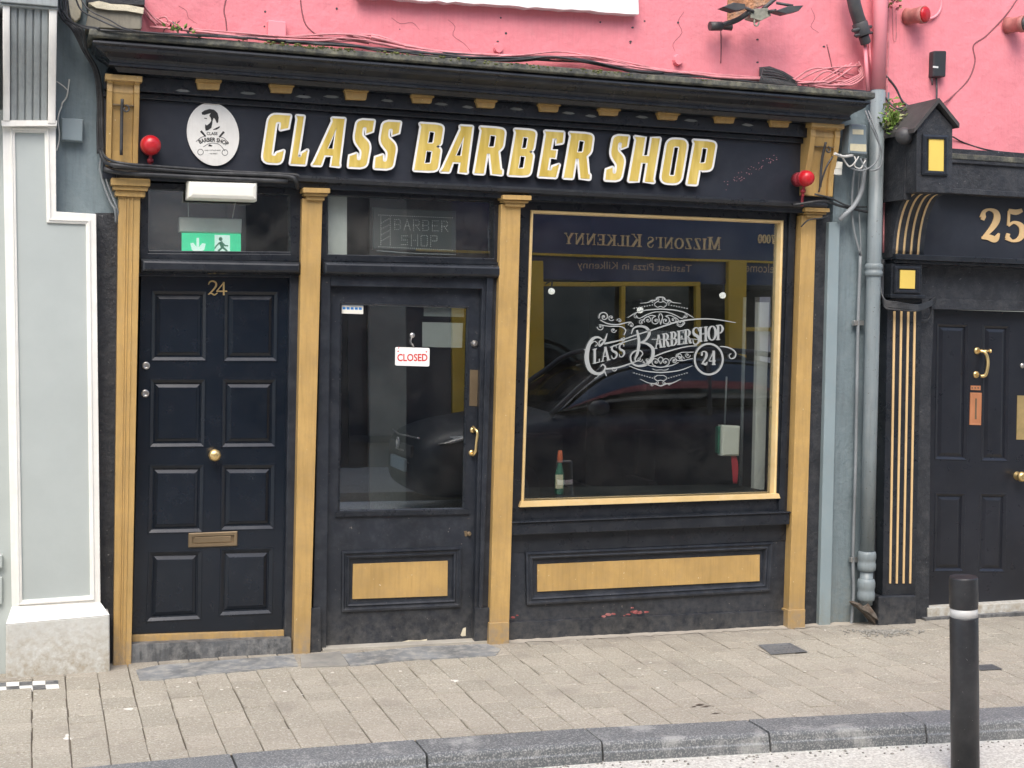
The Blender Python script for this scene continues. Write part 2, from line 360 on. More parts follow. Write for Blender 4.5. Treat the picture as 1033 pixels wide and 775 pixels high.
# ------------------------------------------------------------------ lettering
def serif_strokes(ch):           # cap height 1; returns (width, [(pts, widths, smooth)])
    T, t = .19, .07
    def st(x): return [([(x, 0), (x, 1)], T, 0), ([(x - .2, .035), (x + .2, .035)], t, 0), ([(x - .2, .965), (x + .2, .965)], t, 0)]
    def l(x0, y0, x1, y1, w_): return ([(x0, y0), (x1, y1)], w_, 0)
    def sf(x, y, h=.17): return ([(x - h, y), (x + h, y)], t, 0)
    if ch == 'A': return .9, [l(.16, .03, .42, .97, t + .02), l(.42, 1, .74, .02, T), l(.25, .34, .6, .34, t), sf(.16, .035), sf(.74, .035)]
    if ch == 'B': return .8, st(.2) + [([(.2, .965), (.45, .96), (.6, .77), (.46, .55), (.2, .53)], [t, .1, T, .1, t], 6), ([(.2, .53), (.5, .51), (.68, .28), (.5, .05), (.2, .035)], [t, .1, T, .1, t], 6)]
    if ch == 'C': return .85, [([(.74, .72), (.66, .92), (.44, .97), (.2, .82), (.12, .5), (.2, .18), (.44, .03), (.66, .1), (.75, .28)], [.12, .1, t, .15, T, .15, t, .09, .05], 6)]
    if ch == 'E': return .75, st(.2) + [l(.2, .965, .66, .965, t), l(.64, .96, .64, .78, t), l(.2, .52, .52, .52, t), l(.52, .42, .52, .62, t), l(.2, .035, .68, .035, t), l(.67, .04, .67, .24, t)]
    if ch == 'H': return .95, st(.2) + st(.72) + [l(.2, .52, .72, .52, t)]
    if ch == 'I': return .42, st(.21)
    if ch == 'K': return .92, st(.2) + [l(.24, .4, .7, .95, t), l(.4, .58, .75, .02, T), sf(.72, .965, .14), sf(.78, .035, .14)]
    if ch == 'L': return .72, st(.2) + [l(.2, .035, .64, .035, t), l(.63, .04, .63, .26, t)]
    if ch == 'M': return 1.1, [l(.18, 0, .18, 1, t), sf(.18, .035, .13), sf(.14, .965, .1), l(.2, 1, .54, .06, T), l(.54, .04, .88, 1, t)] + st(.9)
    if ch == 'N': return .95, [l(.18, 0, .18, 1, t), sf(.18, .035, .13), sf(.16, .965, .12), l(.18, 1, .76, .02, T), l(.76, 0, .76, 1, t), sf(.76, .965, .13)]
    if ch == 'O' or ch == '0':
        w_ = .9 if ch == 'O' else .66; c = w_ / 2; r = c - .1
        return w_, [([(c + r * cos(a), .5 + .46 * sin(a)) for a in [pi / 2 + k * pi / 8 for k in range(17)]], [t + (T - t) * abs(cos(pi / 2 + k * pi / 8)) for k in range(17)], 3)]
    if ch == 'P': return .76, st(.2) + [([(.2, .965), (.48, .95), (.64, .72), (.48, .48), (.2, .46)], [t, .1, T, .1, t], 6)]
    if ch == 'R': return .88, st(.2) + [([(.2, .965), (.46, .95), (.6, .74), (.46, .52), (.2, .5)], [t, .1, T, .1, t], 6), ([(.42, .5), (.56, .3), (.66, .06), (.84, .04)], [.08, T, T, .05], 5)]
    if ch == 'S': return .7, [([(.58, .74), (.52, .92), (.35, .97), (.17, .9), (.13, .74), (.24, .59), (.42, .5), (.57, .38), (.6, .22), (.5, .08), (.32, .03), (.16, .1), (.1, .3)], [.05, .07, t, .11, .15, T, T, T, .15, .1, t, .08, .06], 5)]
    if ch == 'T': return .8, st(.4) + [l(.06, .965, .74, .965, t), l(.07, .96, .07, .76, t), l(.73, .96, .73, .76, t)]
    if ch == 'U': return .9, [([(.2, .97), (.2, .3), (.3, .07), (.48, .03), (.64, .1), (.7, .3), (.7, .97)], [T, T, .14, t, t, t, t], 4), sf(.2, .965), sf(.7, .965, .13)]
    if ch == 'W': return 1.2, [l(.15, 1, .4, .02, T), l(.4, .02, .6, .9, t), l(.6, 1, .85, .02, T), l(.85, .02, 1.05, .97, t), sf(.15, .965), sf(1.05, .965, .12)]
    if ch == 'Y': return .85, [l(.42, 0, .42, .5, T), sf(.42, .035, .2), l(.14, .97, .42, .46, T), l(.72, .97, .44, .48, t), sf(.13, .965, .14), sf(.72, .965, .12)]
    if ch == 'Z': return .78, [l(.12, .965, .66, .965, t), l(.12, .96, .12, .78, t), l(.6, .96, .16, .04, T), l(.12, .035, .68, .035, t), l(.67, .04, .67, .24, t)]
    if ch == "'": return .28, [([(.14, 1), (.12, .74)], [.15, .03], 0)]
    if ch == '2': return .7, [([(.13, .72), (.17, .9), (.34, .97), (.52, .88), (.55, .68), (.42, .42), (.12, .08)], [.17, .1, t, .15, T, .15, .06], 6), ([(.1, .1), (.3, .12), (.5, .06), (.62, .24)], [.06, .16, .17, .05], 6), ([(.1, .74), (.2, .7)], .14, 0)]
    if ch == '4': return .74, [l(.5, 0, .5, 1, T), l(.52, .97, .08, .3, t), l(.06, .28, .68, .28, .08), sf(.5, .035, .17)]
    if ch == '5': return .7, [([(.18, .95), (.4, .91), (.58, .97)], [.12, .15, .1], 4), l(.19, .95, .17, .5, t), ([(.17, .5), (.34, .6), (.54, .5), (.6, .3), (.5, .1), (.3, .03), (.12, .14)], [t, .08, .15, T, .13, t, .15], 6), ([(.1, .2), (.2, .17)], .14, 0)]
    if ch == '7': return .66, [l(.1, .93, .58, .93, .12), l(.1, .96, .1, .74, t), ([(.56, .93), (.34, .5), (.28, 0)], [.08, T * .8, T], 5)]
    return .45, []
def serif(mb, mp, text, x, y, h, n0, n1, sp=.06, small=None, warp=None, aspect=1, measure=False):
    """writes left to right from (x, y) in the map's units; small = height share of letters after the first of each word"""
    first = True; k = 0
    for ch in text:
        if ch == ' ': x += h * .38 * aspect; first = True; continue
        hh = h if (first or not small) else h * small
        w_, ss = serif_strokes(ch)
        if not measure:
            for pts, ww, sm in ss:
                k += 1
                q = [(x + a * hh * aspect, y + b * hh) for a, b in pts]
                if warp: q = [warp(*p) for p in q]
                mb.ribbon(mp, q, [v * hh for v in ww] if isinstance(ww, list) else ww * hh, n0, n1 + (k % 7) * .00008, sm)
        x += (w_ + sp) * hh * aspect; first = False
    return x
def textobj(text, mp, w_target, h_target, depth, name, mat, parent, x0=0, y0=0, up=1, mono=False, bold=0, italic=0):
    """plain letters from Blender's built-in font, stretched into a w x h box of the map"""
    cu = bpy.data.curves.new('t', 'FONT'); cu.body = text; cu.size = 1; cu.offset = bold; cu.shear = italic; cu.resolution_u = 3
    ob = bpy.data.objects.new('t', cu); col.objects.link(ob); dg = bpy.context.evaluated_depsgraph_get(); dg.update()
    me = bpy.data.meshes.new_from_object(ob.evaluated_get(dg)); bpy.data.objects.remove(ob); bpy.data.curves.remove(cu)
    xs = [v.co.x for v in me.vertices]; ys = [v.co.y for v in me.vertices]
    ax, bx, ay, by = min(xs), max(xs), min(ys), max(ys); mb = MB()
    for v in me.vertices: mb.v.append(mp(x0 + (v.co.x - ax) / (bx - ax) * w_target, y0 + (v.co.y - ay) / (by - ay) * h_target * up, depth))
    for p in me.polygons: mb.face(list(p.vertices))
    bpy.data.meshes.remove(me)
    return mb.build(name, mat, parent) if name else mb

# =================================================================== THE GROUND
KY0, KY1 = -1.80, -2.03            # kerb top back and front (left part)
def KD(x): return -.075 * max(0, x - 2.4)      # the kerb swings out to the right
mb = MB(); x = -5.5; ci = 0
while x < 12:
    y = .5 - random.uniform(0, .2); KE = KY0 + KD(x + .083)
    first = True
    while y > KE + .02:
        ln = random.choice((.13, .16, .19, .22, .25)); y2 = max(KE + .006, y - ln)
        if y2 - KE < .07: y2 = KE + .006
        g_ = random.choice((.0012, .002, .003)); a, b = x + g_, x + .1667 - g_; c, d_ = y2 + g_, y - g_
        jx_ = random.uniform(-.0025, .0025); t = [random.uniform(-.0026, .0026) for _ in range(4)]; o = random.uniform(-.0015, .0015)
        v = []
        for (X_, Y_), tt in zip(((a, c), (b, c), (b, d_), (a, d_)), t): v.append(Vector((X_ + jx_, Y_, G(X_, Y_) + tt + o)))
        i = len(mb.v); cx_, cy_ = (a + b) / 2, (c + d_) / 2
        for p in v: mb.v.append(p.lerp(Vector((cx_, cy_, p.z)), random.uniform(.02, .06)))
        for p in v: mb.v.append(p - Vector((0, 0, .004)))
        for p in v: mb.v.append(p - Vector((0, 0, .03)))
        mb.face([i, i + 1, i + 2, i + 3])
        for r in (0, 4):
            for k in range(4): mb.face([i + r + k, i + r + (k + 1) % 4, i + r + 4 + (k + 1) % 4, i + r + 4 + k])
        y = y2
    x += .1667; ci += 1
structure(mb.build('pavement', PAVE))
mb = MB(); n = 40
for i in range(n):
    xa, xb = -6 + 18.5 * i / n, -6 + 18.5 * (i + 1) / n
    k = len(mb.v); mb.v += [Vector((xa, KY0 + KD(xa), G(xa, KY0) - .007)), Vector((xb, KY0 + KD(xb), G(xb, KY0) - .007)), Vector((xb, .6, G(xb, 0) - .007)), Vector((xa, .6, G(xa, 0) - .007))]; mb.face([k, k + 1, k + 2, k + 3])
structure(mb.build('pavement_bed', SAND))
# kerb stones: rounded front edge over a second lower lip
joints = [gp(232, 775).x - .82 * 4] 
jx = [-5.95, -5.1, -4.25, -3.4, -2.55, -1.7, -.85, 0.0, .85, 1.70, 2.55, 3.40, 4.24, 5.05, 5.85, 6.6, 7.4, 8.2, 9, 9.8, 10.6, 11.4, 12.2]
mb = MB()
for a, b in zip(jx, jx[1:]):
    a += .005; b -= .005; dz = random.uniform(-.003, .003); dy = random.uniform(-.004, .004)
    prof = [(KY0, -.12), (KY0, .0), (KY1 + .02, -.001), (KY1 + .006, -.007), (KY1, -.018), (KY1 - .004, -.046), (KY1 - .012, -.052), (KY1 - .016, -.13)]
    i = len(mb.v); m_ = len(prof)
    for X_ in (a, b):
        for (yy, zz) in prof: mb.v.append(Vector((X_, yy + dy + KD(X_), G(X_, -2) + zz + dz + .003)))
    for k in range(m_): mb.face([i + k, i + (k + 1) % m_, i + m_ + (k + 1) % m_, i + m_ + k])
    mb.face([i + k for k in range(m_)]); mb.face([i + m_ + k for k in range(m_)][::-1])
structure(mb.build('kerb', KERB, bevel=.003))
RZ = G(2, -2) - .092
mb = MB(); mb.prism(wm((0, 0, RZ), (1, 0, 0), (0, 1, 0), (0, 0, 1)), [(-60, -7.35), (60, -7.35), (60, -6.4), (11, -2.4), (5, -1.95), (2, -1.9), (-60, -1.9)], -.1, 0)
structure(mb.build('road', ROAD))
mb = MB(); mb.prism(wm((0, 0, RZ + .1), (1, 0, 0), (0, 1, 0), (0, 0, 1)), [(-60, -10.1), (60, -10.1), (60, -7.35), (-60, -7.35)], -.2, 0)
structure(mb.build('opposite_pavement', PAVE))
mb = MB(); mb.prism(wm((0, 0, RZ - .12), (1, 0, 0), (0, 1, 0), (0, 0, 1)), [(-300, -300), (300, -300), (300, 300), (-300, 300)], -.2, 0)
structure(mb.build('ground', ROAD))

# =================================================================== THE BARBER SHOP BUILDING
shop = thing('shop_building', 'pink rendered building with the black and gold barber shop front between two blue grey strips', 'building', (2.6, 0, 0))
xl = P(143, 10).x; xr = P(886, 60, 0).x; ZT = 6.4
zc = P(500, 75, -.05).z
mb = MB(); mb.box((P(141, 10).x, 0, zc - .25), (xr, .35, ZT)); mb.build('wall', PINK, shop)
# blue grey walls either side and above the left strip
mb = MB()
mb.box((P(834, 400).x, -.004, -.1), (P(890, 300).x, .3, P(880, 92, 0).z)); mb.build('side_wall', BGREY, shop); mb = MB()
mb.box((P(56, 100).x - .1, .0, -.1), (P(124, 100).x, .3, zc - .25)); mb.box((P(56, 100).x - .1, .0, zc - .25), (P(141, 10).x, .3, ZT))
mb.build('side_wall', BGREY, shop)
mb = MB(); f = pm(0)
mb.prism(f, [(96, 215), (122, 215), (122, 690), (100, 690)], -.05, .006)
mb.build('black_painted_strip', BLKR, shop); mb = MB()
mb.prism(f, [(820, 213), (836.5, 213), (826, 650), (806, 650)], -.05, .012)
mb.build('black_painted_strip', BLKR, shop)
# cornice swept round three sides
def sweep(mb, X0, X1, Yb, prof):      # prof (overhang, z)
    k = len(prof); b = len(mb.v)
    for (o, z) in prof: mb.v.append(Vector((X0 - max(0, o - .1), Yb, z)))
    for (o, z) in prof: mb.v.append(Vector((X0 - max(0, o - .1), -o, z)))
    for (o, z) in prof: mb.v.append(Vector((X1 + max(0, o - .1), -o, z)))
    for (o, z) in prof: mb.v.append(Vector((X1 + max(0, o - .1), Yb, z)))
    for s in range(3):
        for i in range(k): mb.face([b + s * k + i, b + s * k + (i + 1) % k, b + (s + 1) * k + (i + 1) % k, b + (s + 1) * k + i])
cz = lambda py, Y: P(500, py, Y).z
CL = P(90, 35, -.36).x + .26; CR = P(883, 93, -.36).x - .26
z0 = cz(62.5, -.36); z1 = cz(69.5, -.36); z2 = cz(90, -.30); z3 = cz(100.5, -.20)
mb = MB(); sweep(mb, CL, CR, .05, [(0, z0 + .03), (.34, z0 + .004), (.36, z0), (.362, z1 + .008), (.352, z1), (0, z1)]); mb.build('cornice_flashing', LEAD, shop, bevel=.004)
prof = [(0, z1 - .002), (.315, z1 - .002), (.315, z1 - .012), (.34, z1 - .014), (.342, z1 - .024), (.335, z1 - .03)]
for k in range(7):                # cyma
    t = k / 6; prof.append((.325 - .075 * (t - .12 * sin(2 * pi * t)), (z1 - .035) + (z2 - z1 + .035) * t))
prof += [(.255, z2 - .004), (.255, z2 - .018), (.225, z2 - .022), (.215, z3 + .01), (.205, z3), (0, z3)]
mb = MB(); sweep(mb, CL, CR, .05, prof)
cor = mb.build('cornice', BLK, shop)
FX0 = P(104, 120, -.04).x; FX1 = P(835, 160, -.04).x
zf0 = cz(188, -.06)
mb = MB(); mb.box((FX0, -.12, cz(117, -.12)), (FX1, .05, z3)); mb.box((FX0, -.075, cz(124, -.07)), (FX1, .05, cz(117, -.12) - .001))
mb.build('frieze', BLK, shop, bevel=.004)
# gold dentils under the soffit
dent = [(197, 223, 80.5, 90.6), (271, 296, 85, 94), (346.5, 371, 90, 101), (414, 436.5, 95.7, 104.3), (479, 500, 100, 109), (542, 564, 104, 113), (603, 624, 109, 116.8), (662, 684, 113, 121), (719.5, 741, 116, 124.5), (775, 796, 120.5, 128.5)]
for a, b, t, u in dent:
    f = pm(-.135); mb = MB(); mb.rings(f, [(a, t), (b, t), (b, u), (a, u)], [(0, -.05), (0, .03), (1.2, .028)], cap=False)
    s_ = .8
    mb = MB(); mb.prism(f, [(a, t), (b, t + s_), (b, t + 3 + s_), (a, t + 3)], -.03, .035)
    mb.prism(f, [(a + 1, t + 3.1), (b - 1, t + 3.1 + s_), (b - 2.3, u + s_ * .5), (a + 2.3, u - s_ * .5)], -.03, .02)
    mb.build('dentil', GOLD, shop, bevel=.002)
# bird droppings / peeled pale marks left between the dentils
PEEL = paint('pale_peeling', (.2, .21, .2), .8, .4, bs=0)
for (a, b_, y_) in ((242, 258, 94), (298, 314, 97.5), (326, 342, 97.5), (384, 397, 101.5), (438, 452, 105), (466, 478, 108), (514, 528, 110), (567, 580, 114), (590, 602, 117), (641, 654, 118), (690, 704, 121.5), (177, 192, 91.5), (748, 760, 126)):
    q = [(a, y_), (a + 4, y_ - 1.4), (b_ - 3, y_ - .6), (b_, y_ + .9), (b_ - 4, y_ + 1.7), (a + 5, y_ + 1.3)]
    MB().prism(pm(-.121), q, -.002, .003).build('peeling_paint', PEEL, shop)
# fascia board
mb = MB(); mb.box((FX0, -.045, cz(200, -.04)), (FX1, .05, cz(124, -.07) - .001)); fas = mb.build('fascia', SIGNB, shop)
# ledge moulding under the fascia
prof = [(.04, cz(186.5, -.1)), (.115, cz(187.5, -.11)), (.125, cz(189.5, -.12)), (.115, cz(193, -.11)), (.09, cz(195, -.09)), (.085, cz(199.5, -.09)), (.04, cz(200, -.05))]
mb = MB(); sweep(mb, P(118, 175, -.1).x, P(830, 208, -.1).x, .0, prof); mb.build('fascia_ledge', BLK, shop, bevel=.002)
# shop-front lettering
GL = {
 'C': ([(0, 0, 9), (23, 0, 6), (23.5, 14, 1), (15.5, 11, 1), (14.5, 8, 2), (10, 8, 3), (9.5, 44, 3), (15, 44, 2), (15.5, 36, 1), (24.5, 38, 0), (25, 52, 1), (0, 52, 9)], []),
 'L': ([(-.5, 0, 1), (24, 0, 1), (24.5, 16, 1), (15.5, 12, 1), (15, 8, 1), (10, 8, 1), (10, 52, 1), (-2.5, 52, 1), (-.5, 48, 1)], []),
 'A': ([(-5.5, 0, 1), (4.5, 0, 1), (7, 11, 0), (16, 11, 0), (16, 0, 0), (26, 0, 1), (25, 4, 0), (23.5, 52, 1), (9, 52, 1), (10, 48, 0), (-3.5, 4, 1)], [[(8.8, 18.5), (16, 18.5), (15.6, 42)]]),
 'S': ([(-1, 0, 1), (15, 0, 0), (23, 2, 7), (24, 26, 7), (10.5, 35, 3), (10, 44, 3), (15, 44, 2), (15.5, 37, 0), (24, 40, 0), (24, 52, 1), (8, 52, 0), (1, 50, 6), (.5, 29, 7), (13.5, 18, 4), (13.5, 8, 3), (9, 8, 2), (7.5, 15, 1), (-2, 12, 0)], []),
 'B': ([(-1, 0, 1), (15, 0, 0), (24.5, 1, 8), (24.5, 25, 6), (19, 27.5, 1), (23.5, 30, 4), (23.5, 51, 7), (14, 52, 0), (-2.5, 52, 1), (-.5, 48, 0)], [[(8.8, 8), (16, 8, 2), (16, 22.5, 2), (8.8, 22.5)], [(8.8, 30.5), (15.5, 30.5, 2), (15.5, 44, 2), (8.8, 44)]]),
 'R': ([(-1, 0, 1), (9, 0, 1), (9, 22.5, 0), (12, 22.5, 0), (17.5, 0, 0), (28, 0, 1), (27.5, 5, 1), (25.5, 6, 0), (20.5, 26, 1), (24.5, 31, 4), (24, 51, 8), (14, 52, 0), (-2.5, 52, 1), (-.5, 48, 0)], [[(9, 30), (15.8, 30, 2), (15.8, 44, 2), (9, 44)]]),
 'E': ([(-1, 0, 1), (23.5, 0, 1), (25, 15, 1), (16, 12, 0), (15.5, 8, 1), (10, 8, 0), (10, 22, 0), (18, 22, 0), (18, 31, 0), (10, 31, 0), (10, 44, 0), (15.5, 44, 1), (16, 38, 0), (25, 40, 1), (24, 52, 1), (-2.5, 52, 1), (-.5, 48, 0)], []),
 'H': ([(-1, 0, 1), (9, 0, 0), (9, 22, 0), (16, 22, 0), (16, 0, 0), (26.5, 0, 1), (25, 4, 0), (25, 52, 1), (16, 52, 0), (16, 30.5, 0), (9, 30.5, 0), (9, 52, 0), (-2.5, 52, 1), (-.5, 48, 0)], []),
 'O': ([(0, 0, 9), (24.5, 0, 9), (24.5, 52, 9), (0, 52, 9)], [[(8.8, 8.5, 2), (15.8, 8.5, 2), (15.8, 43.5, 2), (8.8, 43.5, 2)]]),
 'P': ([(-1, 0, 1), (10, 0, 1), (10, 17, 0), (14, 17, 0), (24.5, 18, 8), (24.5, 51, 8), (14, 52, 0), (-2.5, 52, 1), (-.5, 48, 0)], [[(9, 25.5), (16, 25.5, 2), (16, 44, 2), (9, 44)]]),
}
seq = [('C', 261.6, 291.8), ('L', 290.7, 314.5), ('A', 317, 347.6), ('S', 349.5, 376.6), ('S', 375.5, 403), ('B', 415.4, 447), ('A', 446, 475.8), ('R', 476, 508.6), ('B', 510.4, 540), ('E', 540.5, 567), ('R', 565.8, 597), ('S', 607.3, 632.2), ('H', 631.3, 663), ('O', 662, 691.5), ('P', 690, 720)]
base = lambda x: 167 + (x - 273) * .0507 - 1.8
topl = lambda x: 114.4 + (x - 272) * .0616 + 1.8
W_, Gd, Bk = MB(), MB(), MB(); fm = pm(-.045)
for ch, a, b in seq:
    out, holes = GL[ch]; a2, b2 = a + 2, b - 7
    sc = (b2 - a2) / 24.5
    def M_(p): 
        v = p[1] / 52; u = a2 - .6 + p[0] * sc + v * 7.4; return (u, base(u) + (topl(u) - base(u)) * v)
    og = [M_(p) for p in rnd(out)]; hg = [[M_(p) for p in rnd(h)] for h in holes]
    cl = lambda q_: (lambda m_: [m_] + list(q_) + [m_])(((q_[-1][0] + q_[0][0]) / 2, (q_[-1][1] + q_[0][1]) / 2))
    Bk.prism(fm, og, 0, .036, hg); Bk.ribbon(fm, cl(og), 4.6, 0, .0362); W_.prism(fm, og, .0364, .039, hg); W_.ribbon(fm, cl(og), 3.7, .0364, .0392)
    for h in hg: Bk.ribbon(fm, cl(h), 2.4, 0, .0358); W_.ribbon(fm, cl(h), 2.2, .0364, .0394)
    Gd.prism(fm, inset(og, .25), .0396, .041, hg)
let = Bk.build('sign_lettering', INKB, shop, label='raised gold letters CLASS BARBER SHOP with white outline')
W_.build('letter_outline', WHTS, let)
def goldface():
    m, N, L, p = new_mat('gold_letter_face')
    n = nz(N, L, 4, 3, .5, (6, 1, 1)); c = ramp(N, L, n, .35, .65, (.60, .43, .08, 1), (.78, .60, .17, 1))
    L.new(c, p.inputs['Base Color']); p.inputs['Roughness'].default_value = .4; p.inputs['Metallic'].default_value = .1; return m
Gd.build('letter_face', goldface(), let)
# faint red star-dots on the right of the fascia
mb = MB()
for k in range(46):
    t = random.random(); x_ = 732 + 54 * t + random.uniform(-4, 4); y_ = 186 - 30 * t + random.uniform(-6, 6) * (1 - .4 * t)
    r = random.uniform(.25, .5); mb.prism(fm, circ(x_, y_, r, r, 6), 0, .002)
mb.build('red_dot', paint('faded_red', (.45, .22, .24), .7, .3, bs=0), shop)['kind'] = 'stuff'
# oval sign
ov = MB(); ov.prism(fm, [(214.5 + 26.3 * cos(a) - 1.6 * sin(a) * -1, 135.8 + 31.8 * sin(a) + 1.2 * cos(a)) for a in [k * 2 * pi / 48 for k in range(48)]], .004, .018)
oval = tag(ov.build('oval_sign', WHT), 'white oval sign with a bearded head, crossed razors and CLASS BARBER SHOP in black', 'sign')
om = pm(-.045); n0, n1 = .018, .0195
mb = MB(); q = lambda x, y: (180 + x * 80 / 775, 95 + y * 80 / 775)
def qq(l): return [q(*p) for p in l]
hair = [(222, 185), (250, 165), (300, 150), (345, 158), (378, 190), (390, 235), (384, 280), (372, 290), (352, 245), (338, 238), (330, 262), (325, 300), (318, 335), (285, 358), (262, 362), (256, 330), (258, 300), (275, 310), (300, 290), (318, 265), (312, 235), (298, 215), (312, 190), (285, 198), (252, 208), (228, 205)]
mb.prism(om, qq(hair), n0, n1)
mb.ribbon(om, qq([(250, 240), (275, 243)]), .8, n0, n1); mb.prism(om, qq([(330, 355), (352, 340), (398, 318), (400, 330), (372, 350)]), n0, n1)
mb.ribbon(om, qq([(215, 365), (262, 418)]), [2.2, 1.5], n0, n1); mb.ribbon(om, qq([(440, 372), (395, 425)]), [2.2, 1.5], n0, n1)
mb.ribbon(om, qq([(168, 468), (215, 430), (262, 412)]), .45, n0, n1, 5); mb.ribbon(om, qq([(480, 475), (440, 435), (398, 420)]), .45, n0, n1, 5)
mb.ribbon(om, qq([(240, 520), (290, 490), (340, 482), (400, 500), (450, 560)]), .45, n0, n1, 5)
mb.ribbon(om, [q(212 + 28 * cos(a), 570 + 28 * sin(a)) for a in [k * pi / 8 for k in range(17)]], .45, n0, n1)
mb.ribbon(om, [q(450 + 28 * cos(a), 575 + 28 * sin(a)) for a in [k * pi / 8 for k in range(17)]], .45, n0, n1)
mb.prism(om, qq([(285, 512), (300, 495), (330, 508), (318, 516)]), n0, n1)
mb.build('emblem', INKB, oval)
textobj('CLASS', lambda x, y, n: om(*q(x, y), n), 105, 30, n1, 'lettering', INKB, oval, 272, 405, -1, bold=.02)
def arcm(x, y, n):
    a = (x - 330) / 300; return om(*q(335 + (330 - y * -1 * 0) * 0 + sin(a) * (300 + (455 - y)), 455 + 300 - cos(a) * (300 + (455 - y)) + (x - 330) * .06), n)
textobj('BARBER SHOP', arcm, 290, 42, n1, 'lettering', INKB, oval, 190, 470, -1, bold=.03)
textobj('HAIR CUT & SHAVE', lambda x, y, n: om(*q(x, y), n), 155, 13, n1, 'lettering', INKB, oval, 252, 560, -1)
textobj('- THE FINEST -', lambda x, y, n: om(*q(x, y), n), 95, 13, n1, 'lettering', INKB, oval, 290, 592, -1)

# pilasters with capitals
def pilaster(shaft, capital, plinth=None, mat=GOLD, ribs=False):
    f = pm(-.07); mb = MB(); mb.prism(f, shaft, -.17, 0)
    if ribs:
        (a, t), (b, _), (c, u), (d_, _) = shaft
        for s_ in (.3, .42, .62): mb.prism(f, [(a + (b - a) * s_, t), (a + (b - a) * (s_ + .07), t), (d_ + (c - d_) * (s_ + .07), u), (d_ + (c - d_) * s_, u)], -.01, .006)
    o = mb.build('pilaster', mat, shop, bevel=.004)
    (x0, y0, x1, y1, s_) = capital; mb = MB(); h = y1 - y0; Q = lambda a, b, t, u: [(a, t), (b, t + s_), (b, u + s_), (a, u)]
    mb.prism(f, Q(x0, x1, y0, y0 + h * .42), -.17, .055); mb.prism(f, Q(x0 + 2, x1 - 2, y0 + h * .43, y0 + h * .66), -.17, .038)
    mb.prism(f, Q(x0 + 4.5, x1 - 4.5, y0 + h * .67, y1), -.17, .02); mb.build('capital', mat, o, bevel=.006)
    if plinth: MB().prism(f, plinth, -.17, .012).build('plinth', mat, o, bevel=.003)
    return o
pilaster([(119.5, 196), (141.7, 197), (132, 690), (114, 690)], (111.5, 180, 151, 198, 1.5), ribs=True)
pilaster([(305, 200), (325.5, 201), (312.6, 672), (295.8, 672)], (304, 190, 331.5, 202, .8))
pilaster([(505.6, 206), (525.5, 207), (513, 660), (493.5, 660)], (504.5, 197.3, 533.5, 208.5, .8), [(493.3, 628.5), (513.2, 627.5), (512.8, 660), (491.7, 660)])
pilaster([(809, 217), (823.6, 218), (811, 645), (795, 645)], (808, 210, 833, 219.5, .8), [(794.2, 615.5), (811.6, 614.5), (810.8, 645), (793.6, 645)])
# consoles at both ends of the fascia
def console(px0, px1, ptop, pbot, Yt=-.165, Yb=-.10):
    X0, X1 = P(px0, ptop, -.2).x, P(px1, ptop, -.2).x; zt, zb = P(px0, ptop, Yt).z, P(px0, pbot, Yb).z
    mb = MB(); H = zt - zb
    pr = [(0, zt), (-Yt + .02, zt), (-Yt + .02, zt - .05 * H), (-Yt, zt - .07 * H), (-Yt + .005, zt - .16 * H)]
    for k in range(9): t = k / 8; pr.append((-Yb + (-Yt + Yb) * (.5 + .5 * cos(pi * t)) * (1 - .25 * t), zt - H * (.18 + .72 * t)))
    pr += [(-Yb, zb), (0, zb)]
    k = len(pr)
    def ex(a, b, pr):
        k = len(pr); i = len(mb.v)
        for X_ in (a, b):
            for (o, z) in pr: mb.v.append(Vector((X_, -o, z)))
        for j in range(k): mb.face([i + j, i + (j + 1) % k, i + k + (j + 1) % k, i + k + j])
        mb.face([i + j for j in range(k)]); mb.face([i + k + j for j in range(k)])
    wd = X1 - X0
    ex(X0, X0 + wd * .17, pr); ex(X1 - wd * .17, X1, pr)
    inner = [(max(0, o - .018), z - .001) if o > 0 else (o, z - .001) for o, z in pr]; ex(X0 + wd * .171, X1 - wd * .171, inner)
    mb.box((X0 - .012, Yt - .03, zt - .02), (X1 + .012, -.02, zt + .012))
    o = mb.build('console', GOLD, shop, bevel=.004)
    MB().box((X0 + wd * .18, Yt + .004, zt - H * .315), (X1 - wd * .18, Yt + .04, zt - H * .30)).build('groove_shade', BRNZ, o)  # bronze bar colours in the shade of the incised line across the console
    xm = (X0 + X1) / 2 - wd * .04; mb = MB()
    mb.tube([Vector((xm, Yt + .01 - .03, zt - H * .25)), Vector((xm, Yt + .02, zt - H * .5)), Vector((xm, Yb - .035, zt - H * .88))], .009, 6)
    sp = []
    for k in range(14): a = k * .45; r = .006 + .0012 * k; sp.append(Vector((xm + .018 + r * cos(a + 2), Yt - .02, zt - H * .36 + r * sin(a + 2))))
    mb.tube(sp, .005, 6, 2)
    mb.build('iron_scroll', DARKM, o)
    return o
console(108.5, 141.5, 77.5, 167)
console(821, 851, 125.5, 197.5)

